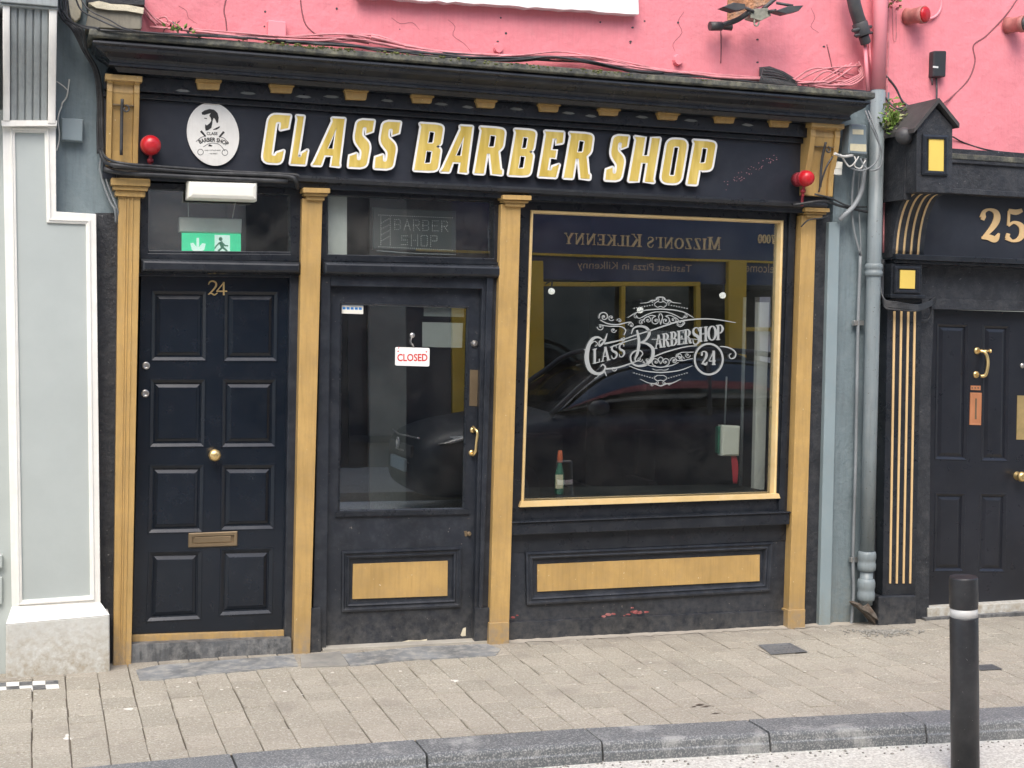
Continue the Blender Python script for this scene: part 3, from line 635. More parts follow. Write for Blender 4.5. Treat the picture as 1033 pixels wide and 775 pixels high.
# ---------------------------------------------------------------- residential door 24
f = pm(0)
mb = MB(); fr = pm(-.02)
mb.prism(fr, [(141, 184), (306, 190), (306, 264), (141, 261)], -.1, 0, [[(149.5, 190.5), (293, 196.5), (293, 256.5), (149.5, 255.5)]])
mb.prism(pm(.0), [(149.5, 252.8), (293, 254.2), (293, 257), (149.5, 256)], -.05, .012)
tw = mb.build('transom_window', BLK, shop, bevel=.003)
MB().prism(pm(.02), [(148, 189), (294, 195), (294, 258), (148, 257)], -.004, 0).build('pane', GLASSD, tw)
mb = MB(); fr = pm(-.03)
mb.rings(fr, [(141.5, 261), (303.5, 264.3), (303.5, 277.5), (141.5, 275.8)], [(0, -.1), (0, .0), (1, .02), (2.5, .034), (4.2, .04), (5.8, .04)])
mb.build('transom_bar', BLK, shop)
mb = MB(); mb.prism(pm(.0), [(292.8, 264), (305, 264), (297.5, 662), (286.8, 645)], -.12, 0); mb.prism(pm(.01), [(140, 275), (305, 277), (305, 280.5), (140, 278.5)], -.1, 0)
mb.build('door_frame', BLKW, shop, bevel=.003)
dY = .045; dm = pm(dY)
leaf = [(142.5, 276.5), (293, 278.5), (286.8, 636.5), (133.5, 641.5)]
pans = [[(152.5, 292.5), (209, 293), (208.5, 364.7), (151.8, 364.7)], [(225.7, 293), (281, 293.5), (280, 365.2), (225, 365.2)],
        [(151.2, 382), (207.8, 382), (206.8, 451.5), (150.2, 452)], [(223.7, 382), (279, 382), (278.3, 451.5), (223, 452)],
        [(150.3, 468.6), (206.2, 468.3), (204.8, 537.6), (148.7, 538.8)], [(222.7, 468.3), (277.8, 468), (276.8, 534.5), (222, 535.7)],
        [(149.8, 556), (204, 555), (203.2, 625.4), (147, 628)], [(222.3, 553.5), (275.8, 552.3), (274.8, 619.6), (220.5, 622)]]
def expand(p, d): return inset(p, -d)
DBLK = paint('door_gloss_black', (.006, .010, .017), .2, .15, spec=.5, dust=.05, dustc=(.1, .1, .1), bs=.15, bscale=15)
mb = MB(); mb.prism(dm, leaf, -.04, 0, pans)
door = mb.build('front_door', DBLK, shop)
for p in pans:
    mb = MB(); mb.rings(dm, p, [(0, 0), (.3, .004), (1.2, .004), (4.2, -.0065), (4.6, -.016), (5.4, -.016), (9, -.006), (9.4, -.004)])
    mb.build('door_panel', DBLK, door)
mb = MB(); 
# numerals 24: slim brass figures
nm = dm
mb.ribbon(nm, [(210.2, 287.3), (211.5, 284.6), (214.6, 283.7), (217.6, 285.3), (217.8, 288.5), (214.8, 292.8), (210.3, 297.2)], [1, 1.4, 1.5, 1.8, 1.9, 1.6, 1.1], 0, .005, 5)
mb.ribbon(nm, [(209.8, 297.2), (213, 296), (216.2, 297.6), (219.4, 295.6)], [.7, 1.4, 1.4, .7], 0, .0052, 5)
mb.ribbon(nm, [(225.6, 298), (225.6, 284.6)], 1.7, 0, .005); mb.ribbon(nm, [(225.8, 285), (218.8, 293.7)], 1.1, 0, .0054); mb.ribbon(nm, [(218.2, 293.9), (229, 293.9)], 1.4, 0, .0058)
mb.build('house_number', BRASS, door)
c = P(215.5, 458.5, dY); MB().lathe(c, (0, -1, 0), [(.018, 0), (.02, .012), (.012, .02), (.024, .035), (.036, .05), (.036, .06), (.024, .072), (.008, .076)], 8).build('door_knob', BRASS, door)
for (x_, y_) in ((145.8, 369), (145, 397)):
    c = P(x_ + 1.5, y_, dY); mb = MB(); mb.lathe(c, (0, -1, 0), [(.022, 0), (.022, .006), (.018, .009), (.009, .009), (.009, .006)], 20); mb.build('lock_cylinder', CHRM, door)
mb = MB(); mb.rings(dm, [(190, 537.8), (239.4, 535.8), (239.2, 550.6), (189.8, 552.4)], [(0, 0), (0, .008), (.8, .012), (3.6, .012), (4, .004), (4.2, .001)], cap=True)
mb.rings(dm, [(196, 541.8), (233, 540.4), (233, 546.6), (196, 548)], [(0, .002), (0, .007), (.5, .009)])
mb.build('letterbox', BRNZ, door)
MB().prism(pm(.02), [(133.3, 641), (287.2, 636), (288.5, 642.5), (133, 648)], -.06, 0).build('gold_sill', GOLD, shop, bevel=.002)
mb = MB(); mb.prism(pm(-.05), [(131.5, 650.5), (294, 644), (295, 668), (131.5, 680)], -.16, 0); 
mb.build('doorstep', STEP, shop, bevel=.006)

# ---------------------------------------------------------------- shop door
mb = MB(); fr = pm(-.02)
mb.prism(fr, [(322, 184), (508, 192), (508, 268), (322, 264)], -.1, 0, [[(330, 197), (497.8, 203.5), (498.5, 260.8), (330, 256.5)]])
tw = mb.build('transom_window', BLK, shop, bevel=.003)
MB().prism(pm(.02), [(328, 195), (500, 202), (500, 262), (328, 258)], -.004, 0).build('pane', GLASSD, tw)
mb = MB(); mb.rings(pm(-.03), [(324.5, 263.2), (506, 267.3), (506, 281.5), (324, 278.2)], [(0, -.1), (0, .0), (1, .02), (2.5, .034), (4.2, .04), (6.2, .04)])
mb.prism(pm(-.03), [(326, 260.8), (505, 264.8), (505, 267.2), (326, 263.1)], -.1, .01)
mb.build('transom_bar', BLK, shop)
# frame posts (two steps) and head
mb = MB()
mb.prism(pm(-.02), [(324, 277), (333.5, 277), (328.8, 672), (314.5, 672)], -.13, 0)
mb.prism(pm(-.02), [(486.8, 277), (506, 277), (494.5, 664), (477.8, 656)], -.13, 0)
mb.prism(pm(-.02), [(333.6, 277), (486.7, 281), (486.7, 291.5), (333.6, 288.5)], -.13, 0)
mb.prism(pm(-.045), [(491.5, 280), (498, 280), (485.5, 660), (482, 660)], -.03, 0)
mb.prism(pm(-.045), [(323, 613), (314, 614), (312.5, 672), (324, 672)], -.03, .004)
mb.prism(pm(-.045), [(496, 613), (479, 614), (478, 664), (492, 660)], -.03, .004)
mb.build('door_frame', BLKW, shop, bevel=.003)
sY = .03; sm_ = pm(sY); gq = [(343.2, 305.2), (473.2, 309.2), (468.8, 514.6), (341, 516.8)]
mb = MB(); mb.prism(sm_, [(333.2, 288), (487, 291), (477.8, 645), (329, 653)], -.045, 0, [gq, [(344.5, 556), (465.5, 551.5), (464.5, 612.2), (344, 617.5)]])
sdoor = mb.build('shop_door', BLKW, shop)
mb = MB(); mb.rings(sm_, gq, [(0, 0), (.2, .006), (1.4, .004), (2.2, -.012)], cap=False)
mb.prism(sm_, [(338.8, 516.5), (471.8, 514), (473, 518.2), (338, 521)], 0, .016); mb.build('glazing_bead', BLK, sdoor)
MB().prism(pm(sY + .015), expand(gq, 1), -.004, 0).build('pane', GLASS, sdoor)
pq = [(344.5, 556), (465.5, 551.5), (464.5, 612.2), (344, 617.5)]
mb = MB(); mb.rings(sm_, pq, [(0, 0), (.3, .014), (2.2, .016), (3.5, .006), (5, .004), (6, .012), (7.6, .008), (8.6, -.012), (11, -.012)]); mb.build('panel_moulding', BLKW, sdoor)
MB().prism(sm_, [(356.3, 569.3), (451.8, 566), (451.5, 601.3), (355.6, 604.6)], -.014, -.002).build('gold_panel', GOLD, sdoor, bevel=.001)
c = P(478.7, 347, sY); MB().lathe(c, (0, -1, 0), [(.022, 0), (.022, .007), (.012, .014), (.01, .02)], 18).build('lock_cylinder', CHRM, sdoor)
mb = MB(); mb.prism(sm_, [(474, 373), (483.8, 373.5), (482.8, 410), (473.2, 409.5)], 0, .003); mb.build('lock_plate', BRNZ, sdoor)
mb = MB()
h0, h1 = P(477, 434, sY), P(475.8, 457, sY)
for h in (h0, h1): mb.lathe(h, (0, -1, 0), [(.019, 0), (.019, .005), (.008, .01)], 16)
mb.tube([h0 + Vector((0, 0, .02)), h0 + Vector((0, -.03, .012)), h0 + Vector((.012, -.055, -.01)), (h0 + h1) / 2 + Vector((.01, -.052, 0)), h1 + Vector((.008, -.05, .01)), h1 + Vector((0, -.03, -.01)), h1 + Vector((0, 0, -.008))], .008, 10)
mb.build('pull_handle', BRASS, sdoor)
c = P(473, 538.5, sY); mb = MB(); mb.lathe(c, (0, -1, 0), [(.014, 0), (.014, .005), (.01, .008), (.009, .02)], 14); mb.prism(pm(sY), [(468, 536), (471, 535.5), (471, 541), (469, 541)], 0, .004); mb.build('keyhole_cover', BRNZ, sdoor)
mb = MB(); mb.prism(pm(sY), [(467, 634), (470, 633), (469.7, 641.5), (466, 642), (464.6, 641)], 0, .001); mb.build('bare_wood_chip', CREAM, sdoor); mb = MB()
mb.prism(pm(sY), [(405.5, 647.5), (412, 645.8), (424, 646), (431, 644.7), (430, 647.2), (416, 648.5), (406, 650)], 0, .001)
mb.build('bare_wood_chip', CREAM, sdoor)
mb = MB(); mb.prism(pm(.0), [(324, 652), (480, 642), (492, 649), (318, 668)], -.1, 0)
MB().box((P(324, 655).x, -.05, -.06), (P(490, 650).x, .2, .008)).build('threshold', paint('pale_concrete', (.40, .375, .32), .85, .2, dust=.4, dustc=(.25, .23, .2), bs=.5), shop, bevel=.004)
# ---------------------------------------------------------------- display window
wY = .0; wf = pm(wY)
op = [(535.6, 212.8), (789, 223.2), (781.5, 501.5), (526, 509.5)]
mb = MB(); mb.prism(wf, [(523, 195), (811, 208), (798, 545), (511, 558)], -.1, 0, [expand(op, -.2)])
win = mb.build('display_window', BLK, shop)
mb = MB(); mb.prism(pm(-.02), [(523, 196), (811, 208), (811, 213.5), (523, 203)], -.03, 0); mb.prism(pm(-.02), [(796.5, 214), (803, 214), (791.5, 520), (785.5, 520)], -.03, 0)
mb.build('outer_architrave', BLK, win, bevel=.004)
mb = MB(); mb.rings(wf, op, [(-.6, 0), (-.6, .012), (.4, .018), (1.8, .012), (2.4, -.02), (2.4, -.04)], cap=False)
mb.prism(wf, [(524.5, 505.5), (783.5, 497.6), (785, 502.3), (522.8, 511.2)], .0, .03)
mb.build('gold_bead', paint('pale_gold_bead', (.72, .52, .24), .4, .12, bs=.1, dust=.3, dustc=(.8, .7, .5)), win)
pane = MB().prism(pm(.03), expand(op, .5), -.005, 0).build('pane', GLASS, win)
mb = MB(); mb.prism(pm(-.02), [(513, 527.5), (794.5, 517), (794.2, 528.5), (512.5, 539.5)], -.08, .03)
mb.prism(pm(-.02), [(514, 525.8), (794.8, 515.3), (794.8, 516.9), (513, 527.4)], -.08, .042)
mb.build('window_sill', BLK, shop, bevel=.004)
mb = MB(); sq = [(529.5, 557), (779.5, 546.5), (776.5, 596.2), (530.5, 610.3)]
mb.prism(wf, [(511.5, 536), (798, 526), (797, 618), (511.5, 632)], -.08, -.004, [sq])
st = mb.build('stallriser', BLKW, shop)
mb = MB(); mb.rings(pm(.004), sq, [(0, 0), (.3, .018), (2, .02), (3, .01), (4.4, .008), (5.6, .014), (7, .01), (8.4, -.012), (14, -.012)]); mb.build('panel_moulding', BLKW, st)
MB().prism(pm(.004), [(542.4, 569.7), (766.8, 559.8), (766.6, 586.4), (542.3, 597.2)], -.016, -.004).build('gold_panel', GOLD, st, bevel=.001)
mb = MB(); mb.prism(wf, [(512, 627.5), (796, 615), (796, 648), (512, 662)], -.05, .022)
pl = mb.build('base_board', BLKW, st, bevel=.004)
mb = MB()
for pts in [[(x_ + r_ * random.uniform(.6, 1) * cos(k_ * pi / 3) * 2, y_ + r_ * random.uniform(.4, 1) * sin(k_ * pi / 3)) for k_ in range(6)] for x_, y_, r_ in ((609, 622, 1.7), (614, 620.5, 2.2), (619, 619.6, 1.6), (634, 620, 1.5), (640, 617.5, 2.6), (638, 613.5, 1.2), (645, 618, 1.9), (652, 617.6, 1.7), (518, 623, 1.5), (522, 621, .9), (630, 621.5, .8))]:
    MB().prism(wf, pts, -.02, -.0025).build('flaked_red_paint', MATS.get('old_red_undercoat') or paint('old_red_undercoat', (.30, .07, .07), .7, .5, scale=40, bs=0, dust=.5, dustc=(.5, .4, .35)), st)

# ---------------------------------------------------------------- etched decal on the big pane
mb = MB(); d_ = pm(.025 - .001); s0, s1 = 0, .0012
Z = lambda x, y: (580 + x * 170 / 1033, 290 + y * 110 / 668)
kk = [0]
def rb(pts, w_, sm=5):
    kk[0] += 1; mb.ribbon(d_, [Z(*p) for p in pts], [v * .132 for v in w_] if isinstance(w_, list) else w_ * .132, s0, s1 + (kk[0] % 9) * .00012, sm)
def spiral(cx, cy, r, a0, turns, w0, dirn=1, r1=.12):
    n = 14; rb([(cx + r * (1 - (1 - r1) * k / n) * cos(a0 + dirn * turns * 2 * pi * k / n), cy + r * (1 - (1 - r1) * k / n) * sin(a0 + dirn * turns * 2 * pi * k / n)) for k in range(n + 1)], [w0 * (1 - .3 * k / n) for k in range(n + 1)], 3)
    mb.prism(d_, [Z(*p) for p in circ(cx, cy, w0 * .8, None, 8)], s0, s1 + .0009)
def dia(cx, cy, r): mb.prism(d_, [Z(cx - r, cy), Z(cx, cy - r * 1.15), Z(cx + r, cy), Z(cx, cy + r * 1.15)], s0, s1)
cx0 = 525
for sgn in (1, -1):              # mirrored ornament above and below the banner
    X_ = lambda u: cx0 + sgn * u
    rb([(X_(0), 60), (X_(18), 62), (X_(30), 78), (X_(55), 80), (X_(75), 92), (X_(125), 98)], [9, 8, 7, 8, 6, 3])
    spiral(X_(22), 72, 14, pi / 2, 1.1, 5, sgn); spiral(X_(48), 88, 12, 0, 1, 4, sgn)
    rb([(X_(0), 92), (X_(20), 88), (X_(38), 104), (X_(20), 122), (X_(0), 116)], 5)
    for k in range(8): dia(X_(50 + k * 16), 108 + k * 3, 4)
    rb([(X_(0), 132), (X_(90), 140), (X_(150), 156), (X_(202), 186)], [9, 8, 7, 4])
    rb([(X_(0), 150), (X_(40), 152), (X_(85), 168), (X_(130), 190), (X_(150), 172)], [6, 6, 7, 6, 4])
    spiral(X_(150), 178, 15, -pi / 2, 1.1, 4.5, sgn); spiral(X_(30), 205, 28, -pi / 2, 1.35, 7, sgn); spiral(X_(78), 200, 24, pi, 1.3, 6, -sgn)
    rb([(X_(2), 160), (X_(12), 180), (X_(6), 205), (X_(0), 228)], 6); rb([(X_(30), 176), (X_(60), 172), (X_(98), 190), (X_(118), 212)], 6)
    spiral(X_(118), 215, 20, 0, 1.2, 5, sgn)
    # lower
    spiral(X_(30), 455, 27, pi / 2, 1.35, 6.5, -sgn); spiral(X_(82), 450, 23, pi, 1.3, 6, sgn); spiral(X_(128), 440, 18, 0, 1.2, 5, -sgn)
    rb([(X_(0), 490), (X_(30), 486), (X_(70), 478), (X_(110), 460)], [8, 7, 6, 4]); rb([(X_(0), 425), (X_(14), 440), (X_(0), 470)], 5)
    rb([(X_(0), 522), (X_(70), 516), (X_(130), 505), (X_(195), 480)], [9, 8, 7, 4]); rb([(X_(0), 505), (X_(30), 507), (X_(50), 498)], 5)
    for k in range(8): dia(X_(50 + k * 16), 556 - k * 4.5, 4)
    rb([(X_(0), 540), (X_(20), 540), (X_(38), 556), (X_(20), 572), (X_(0), 568)], 5)
    rb([(X_(0), 604), (X_(18), 598), (X_(40), 590), (X_(75), 585), (X_(125), 562)], [10, 8, 8, 6, 3])
    spiral(X_(24), 586, 13, -pi / 2, 1.1, 4.5, -sgn); spiral(X_(54), 596, 10, 0, 1, 3.5, -sgn)
# left flourishes
spiral(178, 180, 32, pi * .9, 1.45, 8, 1); spiral(222, 186, 20, pi * .2, 1.25, 6, 1); spiral(158, 242, 22, pi, 1.25, 6, -1); spiral(236, 262, 17, 0, 1.2, 6, 1); spiral(272, 205, 15, pi, 1.2, 5, 1)
rb([(155, 200), (200, 222), (260, 228), (320, 215), (345, 212)], [6, 8, 9, 8, 5]); rb([(150, 228), (210, 238), (280, 240), (310, 262), (300, 292)], [5, 7, 8, 9, 6]); spiral(290, 318, 15, -pi / 3, 1.2, 6, 1)
spiral(345, 232, 18, pi, 1.2, 6, 1)
# banner lines
rb([(180, 345), (230, 335), (300, 318), (380, 290), (470, 262), (560, 232), (640, 208), (740, 195), (850, 195), (985, 216)], [14, 12, 8, 8, 10, 11, 12, 9, 8, 5])
rb([(215, 368), (300, 336), (380, 312)], [8, 8, 5]); rb([(640, 205), (672, 215), (650, 240), (628, 232), (625, 215)], [7, 7, 6, 5, 3])
rb([(190, 500), (260, 492), (330, 470), (400, 445)], [12, 11, 9, 7]); rb([(478, 428), (540, 402), (620, 378), (690, 362), (748, 358)], [8, 9, 9, 8, 6])
rb([(890, 362), (930, 366), (968, 382), (985, 405), (978, 430), (955, 436), (945, 418), (958, 405)], [7, 9, 10, 10, 9, 8, 7, 5])
rb([(470, 318), (560, 318), (700, 316), (752, 320)], 5)
spiral(240, 498, 17, 0, 1.2, 6, 1)
rb([(620, 430), (650, 400), (700, 398), (728, 396)], 6); spiral(640, 425, 22, pi, 1.3, 6, 1); spiral(690, 415, 18, 0, 1.2, 5, 1); rb([(600, 440), (650, 450), (700, 440), (722, 436)], 6)
# big C and B
rb([(198, 282), (180, 330), (150, 360), (152, 330), (180, 318)], [5, 14, 12, 8, 4]); rb([(175, 325), (140, 305), (105, 320), (80, 370), (72, 440), (90, 500), (130, 528), (170, 520), (186, 490), (170, 472), (158, 486)], [9, 14, 22, 30, 34, 32, 24, 16, 12, 9, 5]); rb([(55, 380), (75, 388)], [4, 16], 0); rb([(100, 345), (120, 330), (138, 345), (125, 362)], 6)
rb([(180, 515), (195, 545)], [14, 3], 0)
rb([(380, 262), (392, 330), (384, 400), (368, 440), (378, 455)], [14, 22, 20, 12, 6]); rb([(345, 285), (360, 250), (400, 238), (440, 250), (455, 285), (430, 325), (395, 340)], [6, 10, 14, 20, 22, 16, 8]); rb([(395, 338), (440, 345), (476, 375), (474, 430), (440, 470), (390, 482), (352, 465), (340, 425), (360, 395), (395, 385), (415, 405), (400, 430)], [8, 16, 24, 26, 22, 16, 13, 12, 10, 9, 8, 5])
# LASS and ARBERSHOP in serif capitals, along the banner
def wp(fn): return fn
def wleft(x, y): return Z(x, 470 - (x - 110) * .235 - y)
def wright(x, y):
    t = (x - 490) / 480; return Z(x, 378 - 92 * t + 30 * t * t - y)
x_ = 108
for ch, hh in (('L', 92), ('A', 88), ('S', 86), ('S', 84)):
    w_, ss = serif_strokes(ch)
    for pts, ww, s in ss:
        kk[0] += 1; mb.ribbon(d_, [wleft(x_ + a * hh * .72, b * hh) for a, b in pts], [v * hh * .135 for v in ww] if isinstance(ww, list) else ww * hh * .135, s0, s1 + (kk[0] % 9) * .00012, s)
    x_ += w_ * hh * .72 + 3
x_ = 486
for k, ch in enumerate('ARBERSHOP'):
    hh = 84 + k * 1.2; w_, ss = serif_strokes(ch)
    if ch == 'S': hh = 108
    off = -14 if ch == 'S' else 0
    for pts, ww, s in ss:
        kk[0] += 1; mb.ribbon(d_, [wright(x_ + a * hh * .68, b * hh + off) for a, b in pts], [v * hh * .14 for v in ww] if isinstance(ww, list) else ww * hh * .14, s0, s1 + (kk[0] % 9) * .00012, s)
    x_ += w_ * hh * .68 * (.8 if ch == 'S' else .93)
# 24 in a ring
mb.prism(d_, [Z(*p) for p in circ(820, 440, 92, 100, 40)], s0, s1, [[Z(*p) for p in circ(820, 440, 80, 88, 40)]])
def w24(x, y): return Z(x, 478 - y - (x - 770) * .03)
x_ = 768
for ch in '24':
    w_, ss = serif_strokes(ch)
    for pts, ww, s in ss:
        kk[0] += 1; mb.ribbon(d_, [w24(x_ + a * 88 * .78, b * 88) for a, b in pts], [v * 88 * .15 for v in ww] if isinstance(ww, list) else ww * 88 * .15, s0, s1 + (kk[0] % 9) * .00012, s)
    x_ += w_ * 88 * .78
mb.build('window_decal', DECAL, win, label='etched white CLASS BARBERSHOP 24 scrollwork on the glass')

# ---------------------------------------------------------------- interior (one dark room) and what hangs in it
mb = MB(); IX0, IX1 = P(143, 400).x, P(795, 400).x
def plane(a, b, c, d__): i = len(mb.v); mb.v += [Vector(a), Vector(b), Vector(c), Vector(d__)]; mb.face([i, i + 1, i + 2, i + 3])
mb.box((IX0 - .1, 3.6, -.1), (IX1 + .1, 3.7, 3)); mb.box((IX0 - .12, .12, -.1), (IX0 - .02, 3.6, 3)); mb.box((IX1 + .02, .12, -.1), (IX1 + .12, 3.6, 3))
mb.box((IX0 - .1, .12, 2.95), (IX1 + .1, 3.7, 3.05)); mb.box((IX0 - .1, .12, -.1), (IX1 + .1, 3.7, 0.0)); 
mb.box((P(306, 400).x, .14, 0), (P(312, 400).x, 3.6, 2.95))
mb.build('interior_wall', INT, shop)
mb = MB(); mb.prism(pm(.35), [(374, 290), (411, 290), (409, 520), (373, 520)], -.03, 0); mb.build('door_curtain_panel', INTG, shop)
mb = MB(); mb.prism(pm(.06), [(331, 190), (350, 190), (350, 262), (331, 262)], -.02, 0); mb.build('transom_blind', WHT, shop)
mb = MB(); mb.prism(pm(.25), [(765, 305), (776, 305), (771, 494), (760.5, 494)], -.04, 0); mb.build('window_side_panel', WHT, shop)
mb = MB(); mb.box((P(528, 505).x, .05, P(650, 499, .05).z - .05), (P(780, 498).x, .5, P(650, 499, .05).z)); mb.build('window_shelf', INT, shop)
mb = MB(); mb.tube([P(751.5, 300, .3), P(747, 490, .3)], .012, 8); mb.tube([P(733, 380, .3), P(731, 430, .3)], .006, 6)
tag(mb.build('interior_conduit', CGRY), 'thin grey conduit pipe standing behind the glass beside the white electrical box', 'conduit')
eb = thing('electrical_box', 'white electrical box with a green side on the conduit inside the display window', 'electrical box', P(735, 460, .26))
MB().rings(pm(.24), [(728, 429), (746.5, 430), (745.5, 460), (727.5, 460)], [(0, -.05), (0, 0), (1.5, .008)]).build('casing', PLW, eb)
MB().prism(pm(.26), [(724.5, 431), (727.8, 430), (727.2, 459), (724, 457)], -.04, 0).build('side_cover', GREENB, eb)
mb = MB()
for k in range(5): mb.tube([P(738 + k * 1.1, 460, .26), P(739 + k * 1.3, 472, .25), P(740 + k * .8, 488, .26)], .004, 6)
mb.build('wire', paint('red_wire', (.6, .04, .06), .5, .1, bs=0), eb)
# spray bottle on the shelf
b0 = P(564, 499, .12); bt = thing('bottle', 'dark green bottle with an orange cap standing inside the bottom left of the display window', 'bottle', b0)
H = P(564, 455, .12).z - b0.z
MB().lathe(b0, (0, 0, 1), [(.026, 0), (.029, .01), (.029, H * .45), (.022, H * .56), (.013, H * .68), (.012, H * .76)], 20).build('body', GREENB, bt)
MB().lathe(b0 + Vector((0, 0, H * .74)), (0, 0, 1), [(.017, 0), (.018, H * .1), (.015, H * .2), (.012, H * .27)], 16).build('cap', ORNG, bt)
MB().prism(pm(.088), [(560.5, 479), (568, 479), (568, 493), (560.5, 493)], -.002, .001).build('label_sticker', LBL, bt)
# two barber chairs dim in the room
def barber_chair(x, y, lab):
    t = thing('barber_chair', lab, 'chair', (x, y, 0), 'barber chairs dim inside the shop')
    mb = MB(); mb.lathe((x, y, 0), (0, 0, 1), [(.3, 0), (.3, .03), (.06, .06), (.05, .4)], 20); mb.build('base', CHRM, t)
    MB().box((x - .28, y - .27, .42), (x + .28, y + .27, .56)).build('seat', TYRE, t, bevel=.03)
    MB().box((x - .26, y + .2, .58), (x + .26, y + .32, 1.1)).build('backrest', TYRE, t, bevel=.03)
    for s in (-1, 1): MB().box((x + s * .32 - .04, y - .25, .68), (x + s * .32 + .04, y + .22, .75)).build('armrest', TYRE, t, bevel=.02)
barber_chair(3.5, 1.6, 'dim black barber chair inside the shop, the one nearer the shop door'); barber_chair(4.75, 1.9, 'dim black barber chair inside the shop, the one nearer the white electrical box')
# bulkhead lamp
mb = MB(); lm = pm(-.1)
mb.rings(lm, [(188.5, 182.5), (259, 184.5), (258.5, 203.8), (188, 201.5)], [(0, -.06), (0, .02), (.5, .035), (1.8, .047), (4.5, .054), (5.5, .055)])
bl = tag(mb.build('bulkhead_light', PLW, bevel=.004), 'cream plastic bulkhead light fitting over the window above door 24', 'light fitting')
ex = thing('exit_sign', 'green running man emergency exit sign hanging behind the glass above door 24', 'sign', P(213, 255, .1))
MB().rings(pm(.1), [(181, 219), (244, 221), (243.5, 235.5), (180.5, 234)], [(0, -.06), (0, 0), (1, .006)]).build('housing', paint('pale_grey_plastic', (.85, .83, .78), .5, .05, bs=0), ex)
MB().prism(pm(.1), [(183.5, 235), (243, 236), (243, 262), (183.5, 262)], -.02, 0).build('green_panel', EXITG, ex)
mb = MB(); e = pm(.1)
mb.ribbon(e, [(199.5, 240), (199.5, 251)], 2.6, 0, .002); mb.prism(e, [(192, 245.5), (195, 245), (199.5, 251), (204, 245.5), (207.5, 246), (206, 252), (199.5, 257), (193.5, 252)], 0, .0022)
mb.prism(e, [(216.5, 237), (232, 237.5), (232, 258), (216.5, 258)], 0, .001)
mb.build('arrow_and_doorway', EXITW, ex)
mb = MB(); mb.prism(e, circ(222.5, 241.3, 2, None, 10), .001, .003); mb.ribbon(e, [(222.3, 244), (224.5, 249.5)], [4, 3.2], .001, .003)
mb.ribbon(e, [(221.5, 245), (218, 248.5), (216.5, 251)], 1.4, .001, .0032); mb.ribbon(e, [(224, 245), (227, 248), (230, 248)], 1.4, .001, .0032)
mb.ribbon(e, [(224.5, 249.5), (220.5, 253), (219.5, 257)], 1.9, .001, .0034); mb.ribbon(e, [(224.5, 249.5), (228, 252.5), (231, 257)], 1.9, .001, .0036); mb.build('running_man', SIGNG, ex)
mb = MB(); mb.tube([P(190, 204, .1), P(190, 219, .1)], .003, 6); mb.tube([P(237.5, 204, .1), P(236, 212, .1), P(234.5, 220, .1)], .003, 6); mb.build('hanging_wire', CWHT, ex)
# LED sign in the second transom
led = thing('led_sign', 'unlit dotted BARBER SHOP sign with a striped pole behind the window above the shop door', 'sign', P(417, 253, .09))
lm = pm(.09); MB().rings(lm, [(376, 209), (460, 213), (460, 255), (376, 251.5)], [(0, -.02), (0, 0), (1, .004)]).build('backing', paint('led_board', (.07, .08, .08), .4, .1, bs=0), led)
mb = MB()
def dots(pts, step=2.1, r=.42):
    for (ax, ay), (bx, by) in pts:
        L_ = math.hypot(bx - ax, by - ay); n = max(1, round(L_ / step))
        for k in range(n + 1): mb.prism(lm, circ(ax + (bx - ax) * k / n, ay + (by - ay) * k / n, r, None, 5), .004, .006)
dots([((382, 217), (456, 220)), ((382, 249), (456, 252.5)), ((384, 219), (384, 247)), ((393.5, 219), (393.5, 247)), ((385, 225), (392, 221)), ((385, 231), (392, 227)), ((385, 237), (392, 233)), ((385, 243), (392, 239))])
LS = {'B': [((0, 0), (0, 10)), ((0, 0), (4, 0)), ((0, 5), (4, 5)), ((0, 10), (4, 10)), ((5.5, 1.5), (5.5, 3.5)), ((5.5, 6.5), (5.5, 8.5))], 'A': [((0, 10), (3, 0)), ((3, 0), (6, 10)), ((1.5, 6), (4.5, 6))],
      'R': [((0, 0), (0, 10)), ((0, 0), (4.5, 0)), ((5.5, 1.5), (5.5, 4)), ((0, 5), (4.5, 5)), ((2.5, 5.5), (6, 10))], 'E': [((0, 0), (0, 10)), ((0, 0), (5.5, 0)), ((0, 5), (4.5, 5)), ((0, 10), (5.5, 10))],
      'S': [((5.5, 1), (0, 1)), ((0, 1), (0, 5)), ((0, 5), (5.5, 5)), ((5.5, 5), (5.5, 9.5)), ((5.5, 9.5), (0, 9.5))], 'H': [((0, 0), (0, 10)), ((6, 0), (6, 10)), ((0, 5), (6, 5))],
      'O': [((0, 1), (0, 9)), ((6, 1), (6, 9)), ((1, 0), (5, 0)), ((1, 10), (5, 10))], 'P': [((0, 0), (0, 10)), ((0, 0), (5, 0)), ((6, 1), (6, 4)), ((5, 5), (0, 5))]}
for txt, x0, y0, s in (('BARBER', 398, 221.5, 1.02), ('SHOP', 405, 237, 1.05)):
    for i, ch in enumerate(txt):
        dots([((x0 + i * 9.3 * s + a[0] * s, y0 + a[1] * s + i * .35), (x0 + i * 9.3 * s + b[0] * s, y0 + b[1] * s + i * .35)) for a, b in LS[ch]], 1.9)
mb.build('led_dots', paint('unlit_led', (.9, .9, .85), .4, .1, bs=0), led)
mb = MB(); mb.tube([P(498, 200, .12), P(493, 230, .12), P(494, 262, .12)], .005, 6); mb.tube([P(380, 253, .08), P(420, 256, .08), P(460, 257, .08)], .004, 6); mb.build('cord', CGRY, led)
